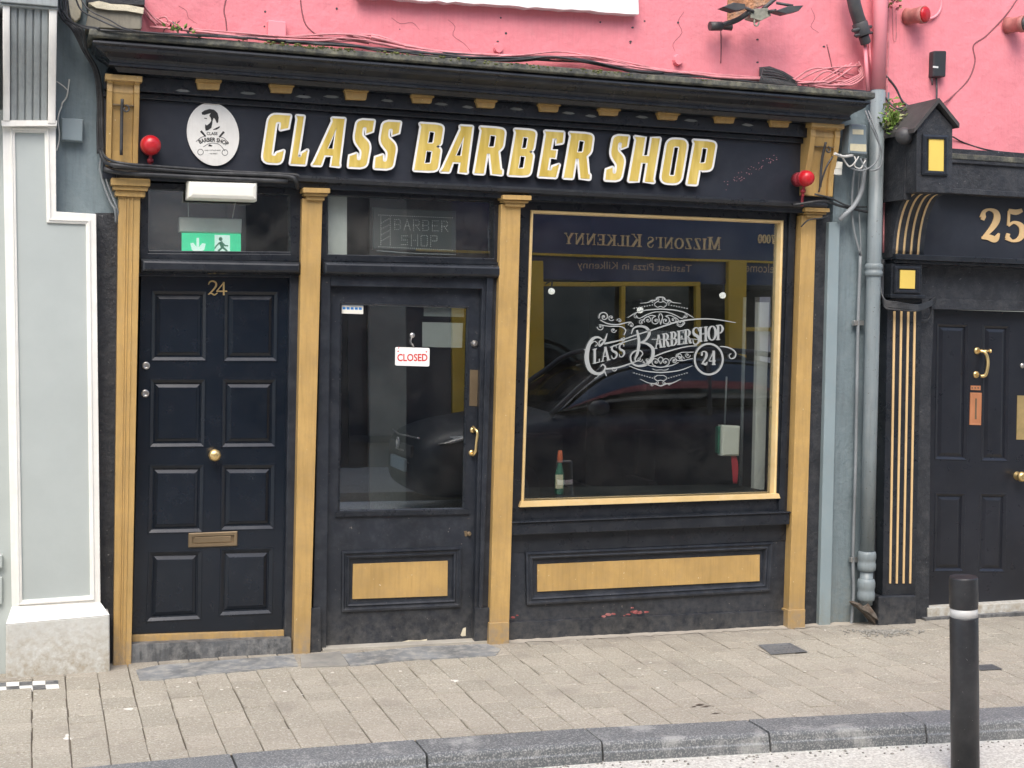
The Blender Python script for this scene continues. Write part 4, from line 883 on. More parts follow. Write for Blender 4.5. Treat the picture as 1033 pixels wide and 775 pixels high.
# closed sign, sticker, posters
cs = thing('closed_sign', 'small white CLOSED sign with red letters hanging inside the shop door glass', 'sign', P(416, 370, .035))
c_ = pm(.0425); MB().prism(c_, rnd([(398.8, 350.2, 1.5), (433.3, 351.2, 1.5), (433, 369.8, 1.5), (398.5, 368.8, 1.5)], 3), 0, .003).build('board', paint('sign_white', (.9, .89, .85), .5, .02, bs=0), cs)
textobj('CLOSED', c_, 30.5, 7.6, .0036, 'lettering', INKR, cs, 400.6, 364.6, -1, bold=.025)
mb = MB(); mb.tube([P(402, 352, .04), P(402.5, 350, .038)], .002, 6); mb.prism(c_, circ(401.5, 354.5, .8, None, 8), .003, .0035); mb.prism(c_, circ(430, 355, .8, None, 8), .003, .0035); mb.build('screw', INKR, cs)
mb = MB(); mb.lathe(P(416, 338.5, .038), (0, -1, 0), [(.016, 0), (.014, .004), (.005, .006)], 14); mb.tube([P(416, 338, .035), P(414.5, 345, .03), P(417.5, 350, .034), P(416, 347, .03)], .003, 6); mb.build('suction_hook', CHRM, cs)
sk_ = thing('window_sticker', 'small blue and white card sticker in the top left of the shop door glass', 'sticker', P(355, 316, .04))
MB().prism(pm(.0445), [(343.8, 305.6), (366.5, 306.3), (366.3, 317), (343.7, 316.3)], 0, .002).build('card', PLW, sk_)
mb = MB(); mb.prism(pm(.0445), [(343.8, 305.6), (366.5, 306.3), (366.4, 308.4), (343.8, 307.7)], .002, .0025); 
for k in range(5): mb.prism(pm(.0445), [(345.5 + k * 4.1, 309.8 + k * .1), (348.5 + k * 4.1, 309.9 + k * .1), (348.5 + k * 4.1, 312.3 + k * .1), (345.5 + k * 4.1, 312.2 + k * .1)], .002, .0025)
mb.build('blue_band', BLUEI, sk_)
for nm_, q_, lb in (('poster', [(427.5, 309), (468, 310.5), (468, 320), (427.5, 319)], 'narrow paper notice behind the top right of the shop door glass'), ('poster', [(426, 325), (467, 326), (466, 351), (426, 350)], 'larger paper notice behind the shop door glass right of the closed sign')):
    o = tag(MB().prism(pm(.075), q_, 0, .002).build(nm_, paint('notice_paper', (.40, .41, .39), .7, .1, bs=0)), lb, 'notice')
# ---------------------------------------------------------------- sill board, brick patch
mb = MB(); q_ = [(350, -30), (643, -30), (644.5, 14.5)] + [(640 - k * 9, 14.2 - k * .58 + random.uniform(-.9, .9)) for k in range(1, 32)]
mb.prism(pm(-.07), q_, -.09, 0); mb.build('window_sill', WHTS, shop)
mb = MB(); mb.prism(pm(0), [(734, -20), (777, -20), (776, 3), (765, 7), (757, 10), (748, 14), (744, 19), (739, 24), (733.5, 22)], -.02, .006); mb.build('brick_patch', RUST, shop)
mb = MB()
for k in range(14):
    x_, y_ = random.uniform(150, 860), random.uniform(5, 55); mb.prism(pm(0), circ(x_, y_, random.uniform(.5, 1.3), None, 7), -.01, .002)
for k, (x_, y_) in enumerate(((502, 42), (638, 28), (636, 42), (764, 40), (831, 47), (764, 63))): mb.prism(pm(0), circ(x_, y_, 1.3, .9, 7), -.01, .003)
mb.build('wall_plug_hole', DARKM, shop)
CRK = paint('hairline_crack', (.38, .13, .15), .8, .2, bs=0)
for pts in ([(180, 6), (188, 11), (190, 18), (199, 24)], [(452, 20), (459, 27), (457, 36), (468, 44), (476, 53)], [(690, 12), (684, 22), (688, 33), (679, 44), (681, 52)], [(818, 8), (822, 18), (818, 27), (826, 33)], [(395, 18), (404, 24), (416, 23), (423, 30)]):
    MB().ribbon(pm(0), pts, [.3] + [.6] * (len(pts) - 2) + [.2], -.004, .0012, 3).build('crack', CRK, shop)
for (x_, y_) in ((502, 49), (683, 61)):
    mb = MB(); mb.rings(pm(0), circ(x_, y_, 5, 6, 12), [(0, 0), (1, .03), (3, .03)]); mb.build('render_patch', PINK, shop)
mb = MB(); mb.box((P(269, 40).x, -.05, P(280, 42).z), (P(287, 40).x, 0, P(280, 23).z)); mb.build('painted_box', PINKP, shop, bevel=.004)

# =================================================================== ALARM SOUNDERS
def sounder(px, py, r, Y, lab):
    c = P(px, py, Y); t = thing('alarm_sounder', lab, 'alarm', c + Vector((0, 0, -.15)), 'red alarm lights on the fascia')
    mb = MB(); pr = [(r * sin(a), r * (1 - cos(a))) for a in [k * pi / 12 for k in range(1, 12)]]; ax = Vector((.12, -1, 0)); mb.lathe(c - ax * r * .6, ax, [(r * .8, 0)] + [(r, r * .25), (r, r * .7), (r * .93, r * 1.05), (r * .8, r * 1.35), (r * .55, r * 1.55), (r * .2, r * 1.65)], 28); mb.build('dome', RED, t)
    mb = MB(); mb.lathe(c + Vector((0, .05, 0)), (0, -1, 0), [(r * .9, -.06), (r * .9, .0)], 20); mb.build('mount', paint('dark_red', (.25, .02, .03), .5, .2, bs=0), t)
    mb = MB(); mb.lathe(c - ax * r * .6, ax, [(r * 1.0, r * .30), (r * 1.05, r * .34), (r * 1.05, r * .44), (r * 1.0, r * .48)], 28); mb.tube([c + Vector((0, .02, -r * .9)), c + Vector((0, .03, -r * 1.7)), c + Vector((0, .03, -r * 2.2))], .009, 8); mb.tube([c + Vector((0, .03, -r * 1.35)), c + Vector((0, .03, -r * 1.75))], .017, 8); mb.build('stem', paint('dull_red', (.3, .02, .03), .5, .2, bs=0), t)
sounder(152.3, 146.5, .053, -.16, 'round red alarm light left of the oval sign')
sounder(813, 180, .050, -.2, 'round red alarm light at the right end of the fascia lettering')
mb = MB(); c = P(811, 187, -.14); mb.tube([c, P(809.5, 198, -.14), P(809, 208, -.14)], .009, 8)
tag(mb.build('alarm_pipe', paint('red_conduit', (.33, .03, .04), .5, .2, bs=0)), 'thin red conduit running down from the right alarm light', 'conduit')

# =================================================================== CABLES ON THE LEFT
def cable(name, lab, runs, mat, cat='cable', group=None):
    mb = MB()
    for pts, r in runs: mb.tube([P(*p) for p in pts], r, 7, 6)
    return tag(mb.build(name, mat), lab, cat, group)
runs = []
for k in range(6):
    o = k * 2.6 - 2; j = lambda: random.uniform(-2.6, 2.6)
    runs.append(([(56 + o, -8, -.06), (62 + o + j(), 16 + k, -.10), (75 + o * .8, 30, -.14), (84 + o * .5 + j(), 50, -.10), (96 + o * .3, 72, -.07), (99.5 + o * .35, 100, -.05), (99.5 + o * .4 + j() * .5, 130, -.05), (100 + o * .5, 155, -.05)], random.choice((.0045, .006, .0075))))
cable('cable_bundle', 'bundle of black cables hanging down the blue grey strip beside the left gold pilaster', runs, CBLK)
cable('ledge_cable', 'black cables sweeping from the bundle along the ledge under the sign letters',
      [([(101, 152, -.06), (106, 163, -.12), (118, 167, -.2), (150, 170, -.17), (200, 174, -.15), (250, 176, -.15), (290, 178, -.15), (298, 182, -.15), (300, 190, -.1)], .012), ([(102, 150, -.06), (108, 160, -.14), (125, 165, -.2), (160, 168, -.17), (230, 173, -.15), (292, 176, -.15), (302, 178, -.15)], .008), ([(105, 171, -.13), (130, 175, -.16), (200, 179, -.145), (290, 183, -.14)], .015)], CBLK)
cable('clipped_cable', 'two grey cables clipped to the side of the left gold pilaster under the bundle', [([(102, 158, -.03), (101, 172, -.03), (106, 190, -.04), (112, 205, -.06), (116, 212, -.07), (117, 225, -.05)], .007), ([(104.5, 158, -.03), (104.5, 172, -.03), (110, 190, -.05), (116, 205, -.08), (119, 214, -.07), (119, 226, -.04)], .005)], CGRY)
cable('top_cables', 'dark cables arching across the top left corner onto the black cornice', [([(75, -6, -.3), (82, 10, -.3), (100, 20, -.36), (125, 30, -.4), (150, 33, -.38), (220, 36, -.37)], .005), ([(78, -6, -.3), (90, 10, -.34), (110, 20, -.37), (135, 31, -.4), (200, 37, -.37)], .004), ([(66, 20, -.16), (85, 28, -.3), (110, 31, -.37), (180, 35, -.37), (260, 39, -.37)], .006), ([(62, 10, -.12), (75, 24, -.2), (100, 29, -.37)], .007)], CBLK)
cable('twisted_flex', 'thin twisted white flex above the small grey box on the left wall', [([(70, 80, -.02), (68, 95, -.03), (66, 100, -.02), (63, 104, -.03), (62, 108, -.02), (60, 113, -.03), (58.5, 122, -.03), (60, 135, -.03), (59, 145, -.03), (57, 152, -.03)], .004), ([(57, 82, -.02), (64, 87, -.03), (69, 92, -.02)], .003)], CWHT)
jb = MB(); jb.rings(pm(-.0), [(61.6, 120), (84, 121.5), (83.2, 144.5), (61.8, 142.6)], [(0, 0), (0, .05), (1, .058)])
jbx = tag(jb.build('junction_box', PLG, bevel=.002), 'small square blue grey junction box on the wall left of the sign', 'junction box')
# stone block top left
sb = thing('stone_block', 'weathered stone block with a cream top edge at the top left of the cornice', 'stone', P(115, 28, -.1))
MB().prism(pm(-.22), [(90, 8), (144, 12), (143, 30), (86, 28)], -.22, 0).build('body', WOODS, sb, bevel=.01)
mb = MB(); mb.prism(pm(-.24), [(89, 3), (100, 1), (112, 4), (130, 5), (145, 8), (144.5, 14), (128, 11), (110, 10), (97, 8)], -.2, 0); mb.build('top_edge', CREAM, sb)
MB().prism(pm(-.2), [(88, -14), (146, -14), (146, 5), (88, 2)], -.18, 0).build('dark_void', BLKR, sb)
mb = MB(); mb.prism(pm(-.05), [(64, -8), (82, -8), (83, 8), (81, 18), (76, 22), (70, 16), (66, 8)], -.05, 0)
tag(mb.build('broken_plaster', CREAM, bevel=.006), 'broken cream plaster lump behind the cables at the top left corner', 'plaster')

# =================================================================== CABLE TANGLE ALONG THE CORNICE TOP
def top(x): return 40 + (x - 240) * .087
runs = []
for k in range(9):
    x0 = random.uniform(150, 200) if k < 4 else random.uniform(230, 420); x1 = random.uniform(640, 860); pts = []
    n = 9
    for i in range(n):
        x_ = x0 + (x1 - x0) * i / (n - 1); bulge = 13 * math.exp(-((x_ - 365) / 34) ** 2) + 12 * math.exp(-((x_ - 578) / 40) ** 2) + 4 * math.exp(-((x_ - 800) / 40) ** 2)
        pts.append((x_, top(x_) - 3.0 - bulge * random.uniform(.35, 1.0) - random.uniform(0, 4), -.03 - random.uniform(0, .05)))
    runs.append((pts, random.choice((.005, .007, .009))))
cable('cable_tangle', 'tangle of pink painted cables lying along the top of the black cornice', runs, PINKC)
runs = []
for k in range(5):
    x0 = random.uniform(150, 300); x1 = random.uniform(600, 860)
    runs.append(([(x0 + (x1 - x0) * i / 10, top(x0 + (x1 - x0) * i / 10) - random.uniform(.5, 5) - 7 * math.exp(-((x0 + (x1 - x0) * i / 10 - 578) / 40) ** 2), -.05 - random.uniform(0, .05)) for i in range(11)], .006))
cable('cable_tangle', 'black strands added as shadowed gaps among the pink cables on top of the cornice', runs, CBLK)  # black strands added to darken the tangle like shadow between the pink cables
runs = []
for k in range(9):
    x0, x1 = random.uniform(795, 825), random.uniform(852, 868)
    runs.append(([(x0, top(x0) - random.uniform(3, 8), -.05), ((x0 + x1) / 2 + random.uniform(-8, 8), top(840) - random.uniform(1, 24), -.08), (x1, top(x1) - random.uniform(6, 30), -.04)], .006))
for k in range(4): runs.append(([(866, 62 + k * 3, -.03), (872 - k * 2, 76, -.05), (858 - k * 6, 86, -.07), (840 - k * 9, 82, -.06)], .006))
cable('cable_coil', 'loops of pink cable coiled beside the drainpipe at the right end of the cornice', runs, PINKC)
runs = [([(143, 2, -.02), (150, 12, -.03), (158, 20, -.03), (170, 27, -.03), (200, 33, -.05), (250, 40, -.04)], .006), ([(144, 8, -.02), (150, 18, -.03), (160, 26, -.04), (176, 31, -.05)], .005)]
for k in range(7): runs.append(([(146 + k * 3, 10 + k * 2.4, -.02), (152 + k * 3 + random.uniform(-3, 3), 20 + random.uniform(-3, 4), -.05), (160 + k * 3, 27 + random.uniform(-3, 2), -.04)], .005))
cable('cable_twist', 'knot of pink painted cable where the pink wall meets the stone block', runs, PINKC)
cable('wall_cable', 'thin dark cable curving down the pink wall above the letters CLASS', [([(303, -5, 0), (304, 8, 0), (308, 24, 0), (318, 34, 0), (334, 39, -.01), (352, 41, -.02), (372, 44, -.03)], .004)], CDRK)
cable('wall_cable', 'short straight cable dropping down the pink wall left of the painted box', [([(229, -5, 0), (226, 10, 0), (228, 22, 0), (229, 36, 0)], .004)], CDRK)
cable('wall_cable', 'short cable hanging below the broken lamp bracket on the pink wall', [([(727, 30, 0), (727.5, 48, 0), (727, 64, 0)], .004)], CDRK)
cable('wall_cable', 'short cable on the pink wall just left of the black pipe end', [([(834, 45, 0), (838, 62, 0), (840, 72, 0)], .004)], CDRK)
mb = MB()
for k in range(26):
    a = k / 25; x_ = 766 + 36 * a; hgt = 12 * (1 - a) ** .7 + 3
    mb.tube([P(x_, top(x_) - 2, -.1), P(x_ + 4, top(x_) - 2 - hgt, -.05)], .004, 5, 0)
for k in range(5): mb.tube([P(767 + k, 80 - k * 2.8, -.08), P(785, 81 - k * 2.4, -.08), P(802, 84 - k * .6, -.08)], .004, 5, 3)
mb.prism(pm(-.02), [(766, 68), (776, 67), (790, 72), (803, 80), (803, 86), (766, 83)], 0, .004)
tag(mb.build('crumpled_mesh', DARKM), 'crumpled dark wire mesh lying on the cornice under the broken lamp bracket', 'mesh')
# debris and moss on the flashing
mb = MB()
for k in range(260):
    x_ = random.choice((random.uniform(265, 360), random.uniform(380, 640), random.uniform(150, 860))); c = P(x_, top(x_) + random.uniform(-.6, 3), -.355); r = random.uniform(.004, .013)
    mb.lathe(c, (random.uniform(-.3, .3), random.uniform(-.3, .3), 1), [(r * .6, -r * .3), (r, 0), (r * .5, r * .5)], 5)
tag(mb.build('moss', MOSS), 'patches of green moss along the top edge of the black cornice', 'moss', kind='stuff')

# =================================================================== BROKEN LAMP BRACKET
lb = thing('lamp_bracket', 'broken twin lamp bracket with dark heads on the pink wall above the letters SHOP', 'lamp', P(760, 15, -.02))
mb = MB(); mb.tube([P(716, 26.5, -.1), P(728, 26.5, -.1)], .028, 12, 0); mb.tube([P(727, 26, -.1), P(744, 20, -.16), P(756, 12, -.2)], .017, 8); mb.tube([P(727, 26.5, -.06), P(738, 28, -.06)], .02, 8, 0); mb.build('arm', DARKM, lb)
mb = MB(); mb.prism(pm(-.2), [(757, 9), (775, 8), (778, 16), (768, 21), (757, 18)], -.08, 0); mb.tube([P(761, 20, -.2), P(761, 25, -.2), P(764, 26, -.2), P(766, 22, -.2)], .006, 6); mb.build('gear_box', paint('pale_corroded', (.25, .25, .2), .6, .4, scale=30, bs=.3), lb, bevel=.004)
for s in ([(729, 7), (740, 2.5), (752, 4), (752, 9), (742, 11)], [(782, 11), (796, 6), (811, 5.5), (806, 11), (793, 14)]): MB().prism(pm(-.26), s, -.08, 0).build('lamp_head', DARKM, lb, bevel=.004)
mb = MB(); mb.tube([P(752, 8, -.22), P(760, 12, -.2)], .01, 6, 0); mb.tube([P(775, 12, -.2), P(783, 10.5, -.24)], .01, 6, 0); mb.tube([P(770, 9, -.18), P(783, -2, -.12), P(790, -6, -.1)], .014, 6, 0); mb.tube([P(783, 3, -.22), P(800, 6, -.25)], .009, 6, 0); mb.build('strut', DARKM, lb)

# =================================================================== PIPES ON THE RIGHT
pY = -.09
dp = thing('drainpipe', 'thick round drainpipe, pink at the top and blue grey below, between the two shopfronts', 'drainpipe', P(874, 628, pY))
r = (P(888.5, 350, pY).x - P(873.5, 350, pY).x) / 2 * .87
cxp = lambda y: 888 + (y - 0) * -(888 - 874.8) / 550
def pc(y): return P(cxp(y), y, pY)
MB().tube([pc(-20) + Vector((0, 0, .3)), pc(-10), pc(91)], r, 20, 0).build('upper_pipe', PINKP, dp)
MB().tube([pc(91.2), pc(270), pc(420), pc(556)], r * .97, 20, 0).build('lower_pipe', BGP, dp)
def collar(y0, y1, rr, mat=BGP):
    a, b = pc(y0), pc(y1); h = (a - b).length; return MB().lathe(b, a - b, [(r, 0), (rr * .96, h * .05), (rr, h * .2), (rr, h * .35), (rr * .93, h * .42), (rr * .93, h * .55), (rr, h * .62), (rr, h * .85), (rr * .92, h * .97), (r, h)], 24).build('collar', mat, dp)
collar(266, 279, r * 1.2); collar(556, 576, r * 1.24); collar(584, 606, r * 1.2)
MB().tube([pc(575), pc(592), pc(610)], r * .9, 20, 0).build('lower_pipe', BGP, dp)
mb = MB(); sh = pm(pY - .05); mb.prism(sh, [(864.5, 610), (868, 609), (872, 613), (876, 609), (884, 620), (886, 626), (876, 618), (868, 614)], -.1, 0); mb.prism(sh, [(867, 612), (884, 620), (885, 631), (878, 622)], -.09, -.02); mb.build('torn_shoe', paint('rusty_iron', (.10, .075, .055), .7, .5, scale=30, dust=.6, dustc=(.3, .3, .28), bs=.5), dp)
sp = thing('square_duct', 'pale blue square duct against the black strip beside the right gold pilaster', 'duct', P(833, 632, -.03))
MB().prism(pm(-.05), [(836.5, 224), (847.5, 224.5), (837.5, 645), (826, 645)], -.06, 0).build('duct', paint('pale_blue_duct', (.245, .31, .33), .45, .08, dust=.3, dustc=(.3, .33, .33), bs=.2, low=(.3, .6, (.25, .25, .2))), sp, bevel=.004)
cd = thing('thin_conduit', 'thin grey conduit with saddle clips left of the thick drainpipe', 'conduit', P(859, 632, -.02))
MB().tube([P(868, 256, -.04), P(865.5, 330, -.04), P(863, 470, -.04), P(860.5, 560, -.04), P(861, 600, -.04), P(858, 640, -.04)], .011, 10).build('pipe', CGRY, cd)
for y_ in (326, 565): MB().prism(pm(-.05), [(858.5 + (565 - y_) * .0125, y_ - 2.5), (872 + (565 - y_) * .0125 - 3, y_ - 2.5), (872 + (565 - y_) * .0125 - 3, y_ + 2.5), (858.5 + (565 - y_) * .0125, y_ + 2.5)], -.03, .0).build('saddle_clip', CHRM, cd, bevel=.004)
bp = thing('black_pipe', 'fat black pipe ending in a clamp on the pink wall left of the drainpipe', 'pipe', P(872, 46, -.08))
MB().tube([P(858, -20, -.12), P(862, 5, -.12), P(868, 25, -.1)], .042, 14).build('pipe', DARKM, bp)
mb = MB(); mb.tube([P(867, 23, -.1), P(871, 36, -.1)], .05, 14, 0); mb.tube([P(871, 36, -.1), P(873.5, 44, -.09)], .034, 14, 0); mb.tube([P(860, 31, -.14), P(879, 27, -.1)], .012, 8, 0); mb.tube([P(862, 36, -.13), P(880, 33, -.1)], .009, 8, 0); mb.build('clamp', DARKM, bp, bevel=.003)
MB().tube([P(872.5, 44, -.08), P(875.5, 92, -.08)], .013, 8, 0).build('thin_tail', PINKP, bp)
MB().tube([P(876.5, 44, -.07), P(879, 70, -.07)], .008, 8, 0).build('thin_tail', PINKP, bp)
# grey meter box and its wires
gb = thing('meter_box', 'grey plastic box with two cream labels on wires right of the gold console', 'junction box', P(864, 157, -.15))
MB().rings(pm(-.17), rnd([(857, 125.5, 1.5), (874, 126, 1.5), (874.8, 157, 1.5), (855.5, 155.5, 1.5)], 2), [(0, -.08), (0, 0), (1.5, .012)]).build('casing', PLG, gb)
for q_ in ([(860, 130.5), (871, 131), (871, 136), (860, 135.5)], [(857.5, 145), (873.8, 145.8), (873.8, 153.2), (857.5, 152)]): MB().prism(pm(-.182), q_, 0, .0015).build('label_plate', LBL, gb)
mb = MB(); mb.prism(pm(-.12), [(842.5, 163), (850, 163.5), (849, 176.5), (841.5, 176)], -.03, 0); mb.prism(pm(-.12), [(842.3, 169.2), (849.6, 169.6), (849.6, 170.2), (842.3, 169.8)], 0, .003); tag(mb.build('terminal_strip', PLW), 'white terminal strip under the grey box with cream labels', 'terminal')
gr = 'wires around the grey meter box'
cable('loop_wire', 'grey wires looping down the drainpipe beside the grey box with cream labels', [([(873, 112, -.12), (878, 125, -.2), (884, 138, -.21), (890, 155, -.21), (888, 168, -.21), (880, 172, -.2), (872, 168, -.18), (868, 160, -.17)], .006), ([(876, 112, -.12), (882, 128, -.2), (887, 145, -.21), (886, 160, -.21), (876, 170, -.2), (866, 172, -.18), (856, 168, -.17), (850, 160, -.16)], .005)], CGRY)
cable('loop_wire', 'small white and grey wire loops hanging under the grey box with cream labels', [([(862, 158, -.17), (863, 163, -.2), (857, 168, -.18), (852, 162, -.17), (848, 156, -.2)], .005), ([(866, 158, -.17), (862, 167, -.18), (868, 170, -.18), (873, 162, -.17)], .005), ([(842, 155, -.25), (850, 158, -.22), (860, 157, -.18)], .009)], CWHT)
cable('feed_conduit', 'curved grey flexible conduit entering the pale blue duct', [([(847, 222, -.08), (853, 216, -.1), (862, 207, -.1), (869, 193, -.1), (871.5, 175, -.1), (872, 160, -.1)], .016)], CGRY)
cable('drop_wire', 'grey wires dropping from the box to the thin conduit', [([(862, 170, -.06), (860, 190, -.05), (859.5, 215, -.05), (862, 235, -.05), (867.5, 256, -.05)], .008), ([(867, 172, -.05), (866, 200, -.05), (868, 240, -.05), (868.5, 258, -.05)], .005)], CGRY)
cable('ledge_wire', 'black wires running from the right gold capital across to the drainpipe', [([(800, 207, -.13), (830, 203, -.18), (848, 208, -.1), (870, 213, -.06), (876, 214, -.05)], .009), ([(822, 196, -.2), (838, 200, -.18), (856, 208, -.1), (874, 209, -.05)], .006), ([(808, 229, -.09), (816, 222, -.12), (830, 220, -.12), (838, 216, -.1)], .005), ([(840, 158, -.24), (834, 168, -.24), (829, 182, -.22), (826, 194, -.2)], .006)], CBLK)
# weeds
def leaf_clump(name, lab, c, n, spread, size, mats):
    mb = MB()
    for k in range(n):
        p = c + Vector((random.gauss(0, spread[0]), random.gauss(0, spread[1]), random.gauss(0, spread[2])))
        d__ = Vector((random.uniform(-1, 1), random.uniform(-1, .2), random.uniform(-.3, 1))).normalized(); s = d__.cross(Vector((random.uniform(-1, 1), random.uniform(-1, 1), random.uniform(-1, 1)))).normalized(); L_ = size * random.uniform(.6, 1.2); i = len(mb.v)
        nn = d__.cross(s) * L_ * .15
        mb.cur = random.randint(0, len(mats) - 1); mb.v += [p, p + d__ * L_ * .4 + s * L_ * .3 + nn, p + d__ * L_, p + d__ * L_ * .4 - s * L_ * .3 + nn]; mb.face([i, i + 1, i + 2, i + 3])
    mb.cur = 0; mb.tube([c - Vector((0, -.03, spread[2] * 1.5)), c], .004, 5, 0)
    return tag(mb.build(name, mats), lab, 'plant')
leaf_clump('wall_weed', 'pale green weed growing beside the drainpipe above the gabled bracket', P(899, 123, -.15), 150, (.035, .03, .05), .05, [LEAFM, LEAFP])
leaf_clump('wall_weed', 'small weed at the very top right of the pink drainpipe', P(899, 0, -.06), 60, (.03, .02, .03), .04, [LEAFM, PINKC])
leaf_clump('cornice_weed', 'tiny dry weed on top of the cornice above the oval sign', P(180, 29, -.3), 26, (.04, .02, .015), .03, [LEAFM, DARKM])

# =================================================================== LEFT NEIGHBOUR: GREY PILASTER
lt = thing('grey_building', 'edge of the neighbouring building with a pale grey pilaster framed in white', 'building', (.1, -.1, -.05))
gY = -.13; gm = pm(gY)
outer = [(2.5, 127), (56.3, 127), (56.8, 213.5), (97, 216), (101.5, 614), (12, 618)]
innr = [(15.2, 133.5), (44.8, 134), (47, 224.8), (86.5, 226.3), (91, 601.2), (22.6, 605.8)]
mb = MB(); mb.prism(gm, outer, -.13, 0, [innr]); mb.build('white_frame', WHT, lt, bevel=.003)
mb = MB(); mb.prism(pm(gY), expand(innr, 1), -.1, -.012); mb.build('panel', LGREY, lt)
mb = MB()
for ins, n in ((0, .008),): mb.rings(gm, inset(innr, -4.5), [(0, 0), (.4, .008), (1.6, .008), (2.2, .002), (3.4, .002), (4.2, -.006)], cap=False)
mb.build('frame_moulding', WHT, lt)
mb = MB(); a = [(12, 616), (101.5, 612), (110.8, 621), (5.8, 630.5)]
v = [P(12, 612, gY), P(101.5, 608, gY), P(110.6, 620.5, gY - .055), P(5.9, 630, gY - .055), P(12, 612, .0), P(101.5, 608, .0), P(110.6, 620.5, 0.0), P(5.9, 630, .0)]
mb.v += v
for fc in ((0, 1, 2, 3), (1, 5, 6, 2), (4, 0, 3, 7)): mb.face(list(fc))
mb.build('plinth_chamfer', WHT, lt)
mb = MB(); mb.prism(pm(gY - .055), [(5.9, 630), (110.6, 620.5), (111, 690), (5.5, 708)], -.18, 0); mb.build('plinth', WHTD, lt, bevel=.008)
# console scroll on top: swept curve with flutes and white cheeks
def conx(px, Y, py): return P(px, py, Y).x
mb = MB(); zt, zb = P(30, -8, -.3).z, P(30, 124, gY - .03).z
pr = []
for k in range(17): t = k / 16; pr.append((.16 + .20 * (.5 - .5 * cos(pi * min(1, t * 1.15))) ** 1.0, zb + (zt - zb) * t))
def exs(mb, X0, X1, off, y_back=0.0):
    i = len(mb.v); n = len(pr)
    for (o, z) in pr: mb.v += [Vector((X0, -(o + off), z)), Vector((X1, -(o + off), z)), Vector((X1, y_back, z)), Vector((X0, y_back, z))]
    for j in range(n - 1):
        for k in range(4): mb.face([i + 4 * j + k, i + 4 * j + (k + 1) % 4, i + 4 * j + 4 + (k + 1) % 4, i + 4 * j + 4 + k], k == 0)
    mb.face([i, i + 1, i + 2, i + 3]); mb.face([i + 4 * (n - 1) + k for k in range(4)])
xa, xb, xc, xd = P(3, 60, -.25).x, P(10.2, 60, -.25).x, P(48.8, 60, -.25).x, P(56.8, 60, -.25).x
exs(mb, xa, xb, .02); exs(mb, xc, xd, .02); mb.build('console_cheek', WHT, lt, bevel=.004)
mb = MB(); wv = (xc - xb) / 5
for k in range(5): exs(mb, xb + wv * k + .004, xb + wv * (k + 1) - .004, 0)
exs(mb, xb, xc, -.012); mb.build('console_fluting', SILV, lt, bevel=.003)
mb = MB(); mb.box((xa - .02, -.39, P(30, 8, -.38).z), (xd + .005, .0, P(30, 8, -.38).z + .012)); mb.box((xa - .015, -.405, P(30, 8, -.38).z + .013), (xd + .004, .0, P(30, 8, -.38).z + .6)); mb.build('console_block', SILV, lt, bevel=.004)
mb = MB(); mb.prism(pm(gY - .0), [(1, 122.5), (57.5, 122.5), (57.2, 128), (2, 128.5)], -.1, .045); mb.build('console_lip', WHT, lt, bevel=.004)
mb = MB(); mb.box((-6, -.06, -.1), (P(3, 400, -.06).x + .06, .3, 3.0)); mb.box((-6, -.1, .55), (P(0, 560, -.1).x + .012, -.06, .62)); mb.box((-6, -.085, .35), (P(0, 560, -.1).x + .012, -.06, .5)); mb.build('wall', LGREY, lt, bevel=.004)
mb = MB(); mb.box((-6, -.3, 3.02), (P(0, 50, -.3).x - .02, .3, 6)); mb.build('fascia', WHT, lt)
mb = MB(); mb.box((-6, .0, 3.0), (P(57, 10, 0).x, .3, ZT)); mb.build('upper_wall', SILV, lt)
# chequer tiles of its threshold
tl = thing('tile_threshold', 'strip of black and white chequer tiles at the foot of the grey pilaster', 'tiles', gp(20, 694))
for nm_, par, mt in (('white_tiles', 0, WHT), ('black_tiles', 1, STEP)):
    mb = MB()
    for k in range(-10, 7):
        for r_ in range(2):
            if (k + r_) % 2 == par:
                u0, u1 = k * 13.2 - 20, k * 13.2 - 7.2; y0, y1 = 688.8 + r_ * 4.1, 692.7 + r_ * 4.1
                if u1 > 62: continue
                sl = -.045; pts = [gp(u0, y0 + sl * u0, .002), gp(u1, y0 + sl * u1, .002), gp(u1 + (1 if r_ else 0), y1 + sl * u1, .002), gp(u0, y1 + sl * u0, .002)]
                i = len(mb.v); mb.v += pts + [p - Vector((0, 0, .012)) for p in pts]; mb.face([i, i + 1, i + 2, i + 3])
                for q_ in range(4): mb.face([i + q_, i + (q_ + 1) % 4, i + 4 + (q_ + 1) % 4, i + 4 + q_])
    mb.build(nm_, mt, tl)

# =================================================================== RIGHT NEIGHBOUR: NUMBER 25
rt = thing('neighbour_building', 'pink building with the black shopfront and panelled door numbered 25', 'building', (6.3, 0, 0))
MB().box((xr + .002, 0.0, P(960, 150).z - .3), (12, .35, ZT)).build('wall', PINK, rt)
BY = -.06
bxa = P(889.5, 300, 0).x
# backing boards
mb = MB(); mb.box((bxa, -.01, P(950, 305, 0).z), (9.5, .2, P(960, 150).z)); mb.box((bxa, -.01, -.1), (P(938, 400, 0).x, .2, P(950, 305, 0).z)); mb.box((P(1129, 400, 0).x, -.01, -.1), (9.5, .2, P(950, 305, 0).z)); mb.build('shopfront_board', BLKR, rt)
MB().box((9.501, -.02, -.1), (12, .3, P(960, 150).z - .301)).build('side_wall', BGREY, rt)
